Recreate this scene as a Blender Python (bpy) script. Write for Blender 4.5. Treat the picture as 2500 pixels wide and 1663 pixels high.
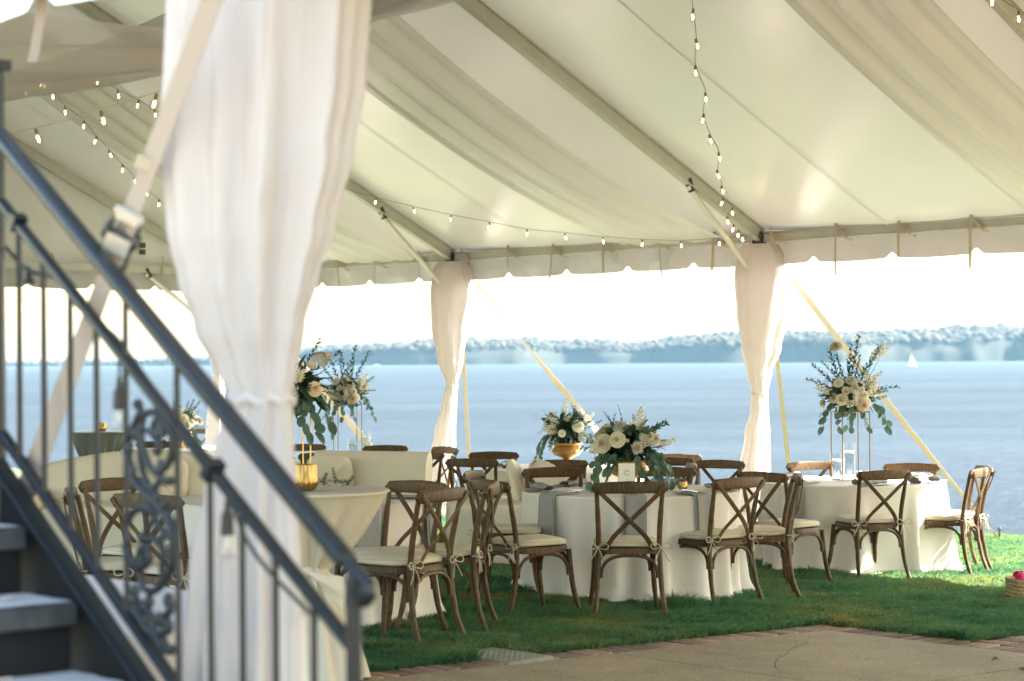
import bpy, math, random
import numpy as np
from math import sin, cos, pi, radians, sqrt, atan2
from mathutils import Vector, Matrix, noise

random.seed(7)
rng = np.random.default_rng(7)
S = bpy.context.scene
for o in list(bpy.data.objects):
    bpy.data.objects.remove(o)
COL = S.collection

# ------------------------------------------------------------------ camera, sky, sun, exposure
CAMH, FPX, HOR, ROLL = 1.70, 4861.0, 881.0, -0.0062
cam = bpy.data.cameras.new('camera')
cam.lens = 70.0
cam.sensor_width = 36.0
cam.shift_y = (HOR - 831.5) / 2500.0
cam.clip_start = 0.05
cam.clip_end = 20000
cam.dof.use_dof = True
cam.dof.focus_distance = 14.3
cam.dof.aperture_fstop = 2.8
co = bpy.data.objects.new('camera', cam)
COL.objects.link(co)
co.matrix_world = Matrix.Translation((0, 0, CAMH)) @ Matrix.Rotation(pi / 2, 4, 'X') @ Matrix.Rotation(ROLL, 4, 'Z')
S.camera = co

SUN_AZ, SUN_EL = radians(10), radians(40)      # azimuth measured from +X towards +Y
W = bpy.data.worlds.new('World')
S.world = W
W.use_nodes = True
nt = W.node_tree
bg = nt.nodes['Background']
sk = nt.nodes.new('ShaderNodeTexSky')
sk.sky_type = 'NISHITA'
sk.sun_disc = False
sk.sun_elevation = SUN_EL
sk.sun_rotation = pi / 2 - SUN_AZ
sk.air_density = 1.7
sk.dust_density = 1.6
sk.ozone_density = 1.2
nt.links.new(sk.outputs[0], bg.inputs[0])
bg.inputs[1].default_value = 0.092
sl = bpy.data.lights.new('sun', 'SUN')
sl.energy = 4.2
sl.angle = radians(0.6)
sl.color = (1.0, 0.91, 0.79)
so = bpy.data.objects.new('sun', sl)
COL.objects.link(so)
sd = Vector((cos(SUN_AZ) * cos(SUN_EL), sin(SUN_AZ) * cos(SUN_EL), sin(SUN_EL)))
so.rotation_euler = sd.to_track_quat('Z', 'Y').to_euler()
S.view_settings.view_transform = 'Standard'
S.view_settings.look = 'None'
S.view_settings.exposure = 3.18
S.view_settings.gamma = 1.0
S.view_settings.use_curve_mapping = False
S.cycles.use_denoising = True
S.cycles.max_bounces = 10
S.cycles.diffuse_bounces = 5
S.cycles.glossy_bounces = 3
S.cycles.transmission_bounces = 6
S.cycles.transparent_max_bounces = 12
S.cycles.volume_bounces = 0
S.cycles.sample_clamp_indirect = 6.0
S.cycles.caustics_reflective = False
S.cycles.caustics_refractive = False

# ------------------------------------------------------------------ measuring helpers
DV = Vector((0.686, -0.728))       # along the tent
NV = Vector((0.728, 0.686))        # across it, towards the lake
EA, NEA, B2, BAY = 16.16, 3.16, -13.36, 4.85
EH, SLOPE = 2.974, 0.48
RIDGE = (EA + NEA) / 2


def gz(x, y):
    return -0.03 * (x * NV.x + y * NV.y - 9.7)


def ND(a, b, h=None):
    x = NV.x * a + DV.x * b
    y = NV.y * a + DV.y * b
    return Vector((x, y, gz(x, y) if h is None else h))


def ray(px, py):
    u, v = px - 1250.0, HOR - py
    c, s = cos(ROLL), sin(ROLL)
    return Vector(((u * c - v * s) / FPX, 1.0, (u * s + v * c) / FPX))


def P(px, py, z):
    r = ray(px, py)
    return Vector((r.x * z, z, CAMH + r.z * z))


def G(px, py, h=0.0):
    """where the view line through a place of the photograph meets the sloping lawn (or h above it)"""
    r = ray(px, py)
    k = 0.03 * (r.x * NV.x + NV.y)
    z = (0.03 * 9.7 + h - CAMH) / (r.z + k)
    return Vector((r.x * z, z, CAMH + r.z * z))


def D(x, y):
    return (x * 2500 / 2357.0, y * 2500 / 2357.0)


# ------------------------------------------------------------------ mesh helpers
class MB:
    def __init__(self):
        self.v = []
        self.f = []

    def add(self, vs, fs):
        n = len(self.v)
        self.v.extend([tuple(p) for p in vs])
        self.f.extend([tuple(i + n for i in q) for q in fs])
        return self

    def box(self, c, s, R=None):
        hx, hy, hz = s[0] / 2, s[1] / 2, s[2] / 2
        vs = [Vector((x * hx, y * hy, z * hz)) for x in (-1, 1) for y in (-1, 1) for z in (-1, 1)]
        if R is not None:
            vs = [R @ p for p in vs]
        c = Vector(c)
        return self.add([p + c for p in vs], [(0, 1, 3, 2), (4, 6, 7, 5), (0, 4, 5, 1), (2, 3, 7, 6), (0, 2, 6, 4), (1, 5, 7, 3)])

    def tube(self, pts, r, n=6, flat=None, up=None, cap=True):
        pts = [Vector(p) for p in pts]
        m = len(pts)
        rs = r if isinstance(r, (list, tuple)) else [r] * m
        T = []
        for i in range(m):
            t = pts[min(i + 1, m - 1)] - pts[max(i - 1, 0)]
            T.append(t.normalized() if t.length > 1e-9 else Vector((0, 0, 1)))
        a = Vector(up) if up is not None else (Vector((0, 0, 1)) if abs(T[0].z) < 0.9 else Vector((1, 0, 0)))
        vs = []
        N = None
        for i in range(m):
            if up is not None:
                N = Vector(up) - T[i] * Vector(up).dot(T[i])
            elif N is None:
                N = a - T[i] * a.dot(T[i])
            else:
                N = N - T[i] * N.dot(T[i])
            N.normalize()
            B = T[i].cross(N)
            fa, fb = flat if flat else (1, 1)
            for k in range(n):
                th = 2 * pi * (k + 0.5) / n
                vs.append(pts[i] + N * (cos(th) * rs[i] * fa) + B * (sin(th) * rs[i] * fb))
        fs = [(i * n + k, i * n + (k + 1) % n, (i + 1) * n + (k + 1) % n, (i + 1) * n + k) for i in range(m - 1) for k in range(n)]
        if cap:
            fs.append(tuple(reversed(range(n))))
            fs.append(tuple((m - 1) * n + k for k in range(n)))
        return self.add(vs, fs)

    def grid(self, fn, nu, nv, closed=False):
        vs = [fn(i / (nu if closed else nu - 1), j / (nv - 1)) for j in range(nv) for i in range(nu)]
        fs = []
        for j in range(nv - 1):
            for i in range(nu if closed else nu - 1):
                k = (i + 1) % nu
                fs.append((j * nu + i, j * nu + k, (j + 1) * nu + k, (j + 1) * nu + i))
        return self.add(vs, fs)

    def lathe(self, prof, n=24, c=(0, 0, 0), rfn=None):
        c = Vector(c)

        def fn(u, v):
            r, z = prof[int(round(v * (len(prof) - 1)))]
            th = 2 * pi * u
            if rfn:
                r = r * rfn(th, z)
            return c + Vector((r * cos(th), r * sin(th), z))
        return self.grid(fn, n, len(prof), closed=True)

    def ball(self, c, r, nu=8, nv=6):
        c = Vector(c)
        r = r if isinstance(r, (tuple, list)) else (r, r, r)
        return self.grid(lambda u, v: c + Vector((r[0] * sin(pi * v) * cos(2 * pi * u), r[1] * sin(pi * v) * sin(2 * pi * u), -r[2] * cos(pi * v))), nu, nv, closed=True)

    def mesh(self, name, m=None, sharp=40):
        me = bpy.data.meshes.new(name)
        me.from_pydata(self.v, [], self.f)
        if m is not None:
            me.materials.append(m)
        me.polygons.foreach_set('use_smooth', [True] * len(me.polygons))
        me.update()
        if sharp:
            me.set_sharp_from_angle(angle=radians(sharp))
        return me

    def obj(self, name, m=None, parent=None, loc=None, sharp=40, rot=None):
        return put(name, self.mesh(name, m, sharp), parent, loc, rot)


def put(name, me, parent=None, loc=None, rot=None):
    o = bpy.data.objects.new(name, me)
    COL.objects.link(o)
    if parent is not None:
        o.parent = parent
    if loc is not None:
        o.location = loc
    if rot is not None:
        o.rotation_euler = rot
    return o


def tag(o, label=None, cat=None, group=None, kind=None):
    if label:
        o['label'] = label
    if cat:
        o['category'] = cat
    if group:
        o['group'] = group
    if kind:
        o['kind'] = kind
    return o


def thing(name, label, cat, loc=(0, 0, 0), rz=0.0, group=None):
    o = put(name, None, None, loc, (0, 0, rz))
    return tag(o, label, cat, group)


def copy_tree(o, parent=None):
    c = o.copy()
    COL.objects.link(c)
    c.parent = parent
    for ch in list(o.children):
        copy_tree(ch, c)
    return c


def bevel(o, w, seg=2):
    b = o.modifiers.new('bevel', 'BEVEL')
    b.width = w
    b.segments = seg
    b.limit_method = 'ANGLE'
    return o


def fbm(x, y, z=0.0, oc=3):
    a, s, t = 1.0, 0.0, 0.0
    for i in range(oc):
        s += a * noise.noise((x, y, z))
        t += a
        x, y, z, a = x * 2.03 + 5.1, y * 2.03 + 1.7, z * 2.03, a * 0.5
    return s / t


# ------------------------------------------------------------------ materials
def nodes(name):
    m = bpy.data.materials.new(name)
    m.use_nodes = True
    t = m.node_tree
    for n in list(t.nodes):
        t.nodes.remove(n)
    out = t.nodes.new('ShaderNodeOutputMaterial')
    return m, t, out


def new(t, typ, **kw):
    n = t.nodes.new(typ)
    for k, v in kw.items():
        if k in n.inputs:
            n.inputs[k].default_value = v
        else:
            setattr(n, k, v)
    return n


def coords(t, scale=(1, 1, 1), obj=True):
    tc = new(t, 'ShaderNodeTexCoord')
    mp = new(t, 'ShaderNodeMapping')
    mp.inputs['Scale'].default_value = scale
    t.links.new(tc.outputs['Object' if obj else 'Generated'], mp.inputs[0])
    return mp.outputs[0]


def ramp(t, src, stops):
    r = new(t, 'ShaderNodeValToRGB')
    el = r.color_ramp.elements
    el[0].position, el[0].color = stops[0][0], (*stops[0][1], 1)
    el[1].position, el[1].color = stops[-1][0], (*stops[-1][1], 1)
    for p, c in stops[1:-1]:
        e = el.new(p)
        e.color = (*c, 1)
    t.links.new(src, r.inputs[0])
    return r.outputs[0]


def tint(t, col, amount):
    """per-object lightness change"""
    oi = new(t, 'ShaderNodeObjectInfo')
    mr = new(t, 'ShaderNodeMapRange')
    mr.inputs['To Min'].default_value = 1 - amount
    mr.inputs['To Max'].default_value = 1 + amount
    t.links.new(oi.outputs['Random'], mr.inputs[0])
    vm = new(t, 'ShaderNodeVectorMath', operation='SCALE')
    t.links.new(col, vm.inputs[0])
    t.links.new(mr.outputs[0], vm.inputs['Scale'])
    return vm.outputs[0]


def bump(t, vec, scale, strength, dist=0.01, detail=4, node='noise'):
    n = new(t, 'ShaderNodeTexNoise', Scale=scale, Detail=detail)
    t.links.new(vec, n.inputs['Vector'])
    b = new(t, 'ShaderNodeBump', Strength=strength, Distance=dist)
    t.links.new(n.outputs['Fac'], b.inputs['Height'])
    return b.outputs[0], b


def solid(name, c1, c2=None, rough=0.6, metal=0.0, scale=6.0, stretch=(1, 1, 1), bs=0.0, bscale=40, rnd=0.0, spec=0.5, rvar=0.0, coat=0.0):
    m, t, out = nodes(name)
    p = new(t, 'ShaderNodeBsdfPrincipled', Roughness=rough, Metallic=metal)
    p.inputs['Specular IOR Level'].default_value = spec
    if coat:
        p.inputs['Coat Weight'].default_value = coat
        p.inputs['Coat Roughness'].default_value = 0.15
    vec = coords(t, stretch)
    n = new(t, 'ShaderNodeTexNoise', Scale=scale, Detail=6.0, Roughness=0.65)
    t.links.new(vec, n.inputs['Vector'])
    col = ramp(t, n.outputs['Fac'], [(0.3, c1), (0.7, c2 or c1)])
    if rnd:
        col = tint(t, col, rnd)
    t.links.new(col, p.inputs['Base Color'])
    if rvar:
        mr = new(t, 'ShaderNodeMapRange')
        mr.inputs['To Min'].default_value = max(0.03, rough - rvar)
        mr.inputs['To Max'].default_value = rough + rvar
        t.links.new(n.outputs['Fac'], mr.inputs[0])
        t.links.new(mr.outputs[0], p.inputs['Roughness'])
    if bs:
        b, _ = bump(t, vec, bscale, bs, 0.004)
        t.links.new(b, p.inputs['Normal'])
    t.links.new(p.outputs[0], out.inputs[0])
    return m


def cloth(name, c, trans=0.3, sheer=0.0, wr=0.3, wscale=9.0, gloss=0.0, c2=None, stretch=(1, 1, 1), weave=0.1, grough=0.35):
    m, t, out = nodes(name)
    vec = coords(t, stretch)
    n = new(t, 'ShaderNodeTexNoise', Scale=1.7, Detail=3.0)
    t.links.new(vec, n.inputs['Vector'])
    col = ramp(t, n.outputs['Fac'], [(0.3, c2 or tuple(x * 0.95 for x in c)), (0.7, c)])
    b1, bn = bump(t, vec, wscale, wr, 0.02, 3)
    if weave:
        b2, bn2 = bump(t, coords(t), 420, weave, 0.002, 1)
        t.links.new(b1, bn2.inputs['Normal'])
        b1 = b2
    d = new(t, 'ShaderNodeBsdfDiffuse')
    tr = new(t, 'ShaderNodeBsdfTranslucent')
    for x in (d, tr):
        t.links.new(col, x.inputs[0])
        t.links.new(b1, x.inputs['Normal'])
    mx = new(t, 'ShaderNodeMixShader', Fac=trans)
    t.links.new(d.outputs[0], mx.inputs[1])
    t.links.new(tr.outputs[0], mx.inputs[2])
    last = mx.outputs[0]
    if gloss:
        g = new(t, 'ShaderNodeBsdfGlossy', Roughness=grough)
        t.links.new(b1, g.inputs['Normal'])
        fr = new(t, 'ShaderNodeFresnel', IOR=1.45)
        ml = new(t, 'ShaderNodeMath', operation='MULTIPLY')
        ml.inputs[1].default_value = gloss
        t.links.new(fr.outputs[0], ml.inputs[0])
        m2 = new(t, 'ShaderNodeMixShader')
        t.links.new(ml.outputs[0], m2.inputs[0])
        t.links.new(last, m2.inputs[1])
        t.links.new(g.outputs[0], m2.inputs[2])
        last = m2.outputs[0]
    if sheer:
        tp = new(t, 'ShaderNodeBsdfTransparent')
        m3 = new(t, 'ShaderNodeMixShader', Fac=sheer)
        t.links.new(last, m3.inputs[1])
        t.links.new(tp.outputs[0], m3.inputs[2])
        last = m3.outputs[0]
    t.links.new(last, out.inputs[0])
    return m


def thin_glass(name, tintc=(0.97, 0.98, 0.98), f=1.0):
    m, t, out = nodes(name)
    tp = new(t, 'ShaderNodeBsdfTransparent')
    tp.inputs[0].default_value = (*tintc, 1)
    g = new(t, 'ShaderNodeBsdfGlossy', Roughness=0.04)
    lw = new(t, 'ShaderNodeLayerWeight', Blend=0.25)
    ml = new(t, 'ShaderNodeMath', operation='MULTIPLY_ADD')
    ml.inputs[1].default_value = 0.55 * f
    ml.inputs[2].default_value = 0.04
    t.links.new(lw.outputs['Facing'], ml.inputs[0])
    mx = new(t, 'ShaderNodeMixShader')
    t.links.new(ml.outputs[0], mx.inputs[0])
    t.links.new(tp.outputs[0], mx.inputs[1])
    t.links.new(g.outputs[0], mx.inputs[2])
    t.links.new(mx.outputs[0], out.inputs[0])
    return m


def leafmat(name, c1, c2, trans=0.3, rough=0.5):
    m, t, out = nodes(name)
    n = new(t, 'ShaderNodeTexNoise', Scale=14.0, Detail=2.0)
    t.links.new(coords(t), n.inputs['Vector'])
    col = tint(t, ramp(t, n.outputs['Fac'], [(0.35, c1), (0.65, c2)]), 0.25)
    p = new(t, 'ShaderNodeBsdfPrincipled', Roughness=rough)
    tr = new(t, 'ShaderNodeBsdfTranslucent')
    t.links.new(col, p.inputs['Base Color'])
    t.links.new(col, tr.inputs[0])
    mx = new(t, 'ShaderNodeMixShader', Fac=trans)
    t.links.new(p.outputs[0], mx.inputs[1])
    t.links.new(tr.outputs[0], mx.inputs[2])
    t.links.new(mx.outputs[0], out.inputs[0])
    return m


M = {}
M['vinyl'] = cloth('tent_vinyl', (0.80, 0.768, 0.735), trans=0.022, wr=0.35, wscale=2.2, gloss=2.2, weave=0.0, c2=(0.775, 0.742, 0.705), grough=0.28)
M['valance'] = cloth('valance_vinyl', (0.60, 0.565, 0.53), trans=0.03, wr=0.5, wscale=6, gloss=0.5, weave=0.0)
M['drape'] = cloth('drape_fabric', (0.76, 0.70, 0.67), trans=0.30, wr=0.75, wscale=11, stretch=(1.5, 1.5, 0.45))
M['sheer'] = cloth('sheer_liner', (0.94, 0.90, 0.875), trans=0.08, sheer=0.36, wr=0.25, wscale=5, weave=0.0)
M['linen'] = cloth('white_linen', (0.87, 0.81, 0.765), trans=0.12, wr=0.25, wscale=6)
M['cream'] = cloth('cream_slipcover', (0.72, 0.655, 0.55), trans=0.0, wr=0.5, wscale=6)
M['sage'] = cloth('ivory_linen', (0.72, 0.66, 0.55), trans=0.1, wr=0.3, wscale=8)
M['greylinen'] = cloth('grey_satin', (0.20, 0.22, 0.215), trans=0.05, wr=0.3, wscale=8, gloss=0.5)
M['napkin'] = cloth('grey_napkin', (0.36, 0.35, 0.34), trans=0.05, wr=0.4, wscale=14)
M['cushion'] = cloth('chair_cushion', (0.64, 0.57, 0.45), trans=0.0, wr=0.4, wscale=18)
M['tie'] = solid('cushion_tie', (0.46, 0.40, 0.30), (0.54, 0.48, 0.37), 0.9)
M['web'] = cloth('webbing', (0.44, 0.36, 0.29), trans=0.0, wr=0.15, wscale=30, c2=(0.38, 0.31, 0.25))
M['webwhite'] = cloth('white_webbing', (0.62, 0.54, 0.42), trans=0.22, wr=0.15, wscale=30)
M['wood'] = None
M['alu'] = solid('tent_aluminium', (0.52, 0.50, 0.43), (0.62, 0.59, 0.51), 0.42, 0.35, 3, (1, 1, 1), 0.1, 60, rvar=0.08)
M['alulight'] = solid('brace_aluminium', (0.66, 0.63, 0.55), (0.74, 0.71, 0.62), 0.4, 0.35, 4, rvar=0.08)
M['steel'] = solid('dark_steel', (0.06, 0.06, 0.06), (0.12, 0.12, 0.11), 0.45, 0.8, 20)
M['iron'] = solid('painted_iron', (0.006, 0.010, 0.013), (0.011, 0.016, 0.019), 0.34, 0.0, 22, bs=0.25, bscale=70, rvar=0.1, coat=0.10, spec=0.3)
M['ironrough'] = solid('cast_iron', (0.007, 0.010, 0.011), (0.014, 0.017, 0.017), 0.55, 0.0, 30, bs=0.5, bscale=90)
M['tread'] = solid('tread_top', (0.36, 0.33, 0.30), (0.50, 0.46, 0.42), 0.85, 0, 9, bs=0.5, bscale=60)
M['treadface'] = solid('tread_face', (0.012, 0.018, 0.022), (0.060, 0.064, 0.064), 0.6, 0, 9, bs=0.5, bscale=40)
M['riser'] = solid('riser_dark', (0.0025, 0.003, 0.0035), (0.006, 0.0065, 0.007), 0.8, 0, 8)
M['mercury'] = solid('ribbed_gold_glass', (0.20, 0.115, 0.035), (0.42, 0.27, 0.10), 0.22, 0.8, 30, rvar=0.08)
M['gold'] = solid('brushed_gold', (0.42, 0.26, 0.09), (0.66, 0.45, 0.19), 0.30, 0.9, 15, bs=0.1, bscale=50, rvar=0.08)
M['bronze'] = solid('bronze_rod', (0.16, 0.09, 0.05), (0.26, 0.16, 0.09), 0.35, 0.85, 15)
M['silver'] = solid('cutlery_steel', (0.72, 0.71, 0.68), None, 0.22, 0.95)
M['white'] = solid('white_card', (0.80, 0.79, 0.77), None, 0.8)
M['ink'] = solid('grey_ink', (0.22, 0.21, 0.20), None, 0.8)
M['wax'] = solid('candle_wax', (0.80, 0.77, 0.68), None, 0.5)
M['black'] = solid('black_rubber', (0.012, 0.014, 0.015), (0.025, 0.027, 0.028), 0.5)
M['cord'] = solid('light_cord', (0.24, 0.21, 0.15), (0.32, 0.28, 0.19), 0.7)
M['cordwhite'] = solid('white_cord', (0.70, 0.66, 0.52), None, 0.7)
M['glass'] = thin_glass('clear_glass')
M['water_in'] = thin_glass('vase_water', (0.90, 0.94, 0.95), 0.6)
M['bulbglass'] = thin_glass('bulb_glass', (0.99, 0.96, 0.90), 0.8)
M['leaf'] = leafmat('leaf_dark', (0.022, 0.070, 0.042), (0.060, 0.130, 0.075))
M['euc'] = leafmat('leaf_eucalyptus', (0.075, 0.145, 0.105), (0.14, 0.22, 0.16), 0.3)
M['lightleaf'] = leafmat('leaf_light', (0.10, 0.20, 0.06), (0.17, 0.28, 0.10), 0.35)
M['petal'] = leafmat('petal_white', (0.82, 0.78, 0.66), (0.86, 0.84, 0.76), 0.35, 0.7)
M['cream_petal'] = leafmat('petal_cream', (0.82, 0.75, 0.57), (0.86, 0.81, 0.68), 0.35, 0.7)
M['peach'] = leafmat('petal_peach', (0.84, 0.66, 0.50), (0.88, 0.77, 0.64), 0.35, 0.7)
M['greenbud'] = solid('green_centre', (0.35, 0.42, 0.12), (0.5, 0.5, 0.2), 0.8)
M['pink'] = solid('pink_plastic', (0.80, 0.02, 0.16), (0.90, 0.05, 0.24), 0.15, coat=0.6)
M['basket'] = solid('woven_seagrass', (0.36, 0.24, 0.12), (0.55, 0.40, 0.22), 0.85, 0, 30, bs=0.5, bscale=80)
M['sailwhite'] = solid('boat_white', (0.80, 0.80, 0.80), None, 0.5)
M['plate'] = solid('concrete_lid', (0.20, 0.21, 0.17), (0.30, 0.30, 0.25), 0.9, 0, 20, bs=0.5, bscale=60)
M['deadleaf'] = solid('dead_leaf', (0.10, 0.07, 0.05), (0.16, 0.11, 0.07), 0.9)


def woodmat():
    m, t, out = nodes('weathered_oak')
    tc = new(t, 'ShaderNodeTexCoord')
    oi = new(t, 'ShaderNodeObjectInfo')
    add = new(t, 'ShaderNodeVectorMath', operation='ADD')
    sc = new(t, 'ShaderNodeVectorMath', operation='SCALE')
    comb = new(t, 'ShaderNodeCombineXYZ')
    for i in range(3):
        t.links.new(oi.outputs['Random'], comb.inputs[i])
    t.links.new(comb.outputs[0], sc.inputs[0])
    sc.inputs['Scale'].default_value = 37.0
    t.links.new(tc.outputs['Object'], add.inputs[0])
    t.links.new(sc.outputs[0], add.inputs[1])
    mp = new(t, 'ShaderNodeMapping')
    mp.inputs['Scale'].default_value = (30, 30, 7)
    t.links.new(add.outputs[0], mp.inputs[0])
    n = new(t, 'ShaderNodeTexNoise', Scale=2.6, Detail=8.0, Roughness=0.7)
    t.links.new(mp.outputs[0], n.inputs['Vector'])
    n2 = new(t, 'ShaderNodeTexNoise', Scale=5.0, Detail=3.0)
    t.links.new(add.outputs[0], n2.inputs['Vector'])
    grain = ramp(t, n.outputs['Fac'], [(0.28, (0.030, 0.017, 0.008)), (0.5, (0.086, 0.049, 0.022)), (0.72, (0.170, 0.105, 0.052))])
    dust = ramp(t, n2.outputs['Fac'], [(0.42, (0, 0, 0)), (0.72, (1, 1, 1))])
    mix = new(t, 'ShaderNodeMix', data_type='RGBA')
    mix.inputs['B'].default_value if False else None
    fm = new(t, 'ShaderNodeMath', operation='MULTIPLY')
    fm.inputs[1].default_value = 0.18
    t.links.new(dust, fm.inputs[0])
    t.links.new(fm.outputs[0], mix.inputs[0])
    t.links.new(grain, mix.inputs[6])
    mix.inputs[7].default_value = (0.17, 0.125, 0.08, 1)
    col = tint(t, mix.outputs[2], 0.22)
    p = new(t, 'ShaderNodeBsdfPrincipled', Roughness=0.5)
    p.inputs['Specular IOR Level'].default_value = 0.22
    t.links.new(col, p.inputs['Base Color'])
    b = new(t, 'ShaderNodeBump', Strength=0.35, Distance=0.003)
    t.links.new(n.outputs['Fac'], b.inputs['Height'])
    t.links.new(b.outputs[0], p.inputs['Normal'])
    t.links.new(p.outputs[0], out.inputs[0])
    return m


M['wood'] = woodmat()


def filament():
    m, t, out = nodes('lit_filament')
    e = new(t, 'ShaderNodeEmission', Strength=7.0)
    e.inputs[0].default_value = (1.0, 0.58, 0.22, 1)
    t.links.new(e.outputs[0], out.inputs[0])
    return m


M['filament'] = filament()


def grassmat(name, blade=True):
    m, t, out = nodes(name)
    tc = new(t, 'ShaderNodeTexCoord')
    n = new(t, 'ShaderNodeTexNoise', Scale=1.1, Detail=5.0, Roughness=0.6)
    t.links.new(tc.outputs['Object'], n.inputs['Vector'])
    n2 = new(t, 'ShaderNodeTexNoise', Scale=60.0, Detail=1.0)
    t.links.new(tc.outputs['Object'], n2.inputs['Vector'])
    a = ramp(t, n.outputs['Fac'], [(0.30, (0.052, 0.175, 0.112)), (0.48, (0.088, 0.220, 0.130)), (0.60, (0.145, 0.240, 0.120)), (0.72, (0.27, 0.245, 0.12))])
    b = ramp(t, n2.outputs['Fac'], [(0.30, (0.55, 0.60, 0.55)), (0.62, (1.0, 1.0, 1.0)), (0.80, (1.75, 1.45, 1.1))])
    mu = new(t, 'ShaderNodeVectorMath', operation='MULTIPLY')
    t.links.new(a, mu.inputs[0])
    t.links.new(b, mu.inputs[1])
    p = new(t, 'ShaderNodeBsdfPrincipled', Roughness=0.55)
    p.inputs['Specular IOR Level'].default_value = 0.25
    t.links.new(mu.outputs[0], p.inputs['Base Color'])
    if blade:
        tr = new(t, 'ShaderNodeBsdfTranslucent')
        my = new(t, 'ShaderNodeVectorMath', operation='MULTIPLY')
        my.inputs[1].default_value = (1.75, 1.35, 0.75)
        t.links.new(mu.outputs[0], my.inputs[0])
        t.links.new(my.outputs[0], tr.inputs[0])
        mx = new(t, 'ShaderNodeMixShader', Fac=0.5)
        t.links.new(p.outputs[0], mx.inputs[1])
        t.links.new(tr.outputs[0], mx.inputs[2])
        t.links.new(mx.outputs[0], out.inputs[0])
    else:
        t.links.new(p.outputs[0], out.inputs[0])
    return m


M['grass'] = grassmat('grass_blades')
M['turf'] = solid('turf_soil', (0.075, 0.090, 0.045), (0.125, 0.130, 0.070), 0.95, 0, 3.0, bs=0.4, bscale=60)


def concrete():
    m, t, out = nodes('patio_concrete')
    tc = new(t, 'ShaderNodeTexCoord')
    n = new(t, 'ShaderNodeTexNoise', Scale=1.3, Detail=12.0, Roughness=0.72)
    n2 = new(t, 'ShaderNodeTexNoise', Scale=90.0, Detail=2.0)
    v = new(t, 'ShaderNodeTexVoronoi', Scale=75.0)
    for x in (n, n2, v):
        t.links.new(tc.outputs['Object'], x.inputs['Vector'])
    a = ramp(t, n.outputs['Fac'], [(0.28, (0.20, 0.15, 0.095)), (0.48, (0.31, 0.24, 0.15)), (0.72, (0.42, 0.33, 0.215))])
    b = ramp(t, n2.outputs['Fac'], [(0.3, (0.55, 0.55, 0.55)), (0.7, (1.3, 1.3, 1.3))])
    c = ramp(t, v.outputs['Distance'], [(0.06, (1.35, 1.3, 1.25)), (0.16, (1, 1, 1))])
    mu = new(t, 'ShaderNodeVectorMath', operation='MULTIPLY')
    mu2 = new(t, 'ShaderNodeVectorMath', operation='MULTIPLY')
    t.links.new(a, mu.inputs[0])
    t.links.new(b, mu.inputs[1])
    t.links.new(mu.outputs[0], mu2.inputs[0])
    t.links.new(c, mu2.inputs[1])
    p = new(t, 'ShaderNodeBsdfPrincipled', Roughness=0.8)
    t.links.new(mu2.outputs[0], p.inputs['Base Color'])
    bb = new(t, 'ShaderNodeBump', Strength=0.5, Distance=0.003)
    t.links.new(n2.outputs['Fac'], bb.inputs['Height'])
    t.links.new(bb.outputs[0], p.inputs['Normal'])
    t.links.new(p.outputs[0], out.inputs[0])
    return m


M['concrete'] = concrete()
M['brick'] = solid('patio_brick', (0.19, 0.115, 0.080), (0.33, 0.225, 0.165), 0.85, 0, 14, bs=0.5, bscale=70, rnd=0.45)
M['joint'] = solid('sand_joint', (0.022, 0.020, 0.015), (0.04, 0.035, 0.026), 0.95, 0, 30)


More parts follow.
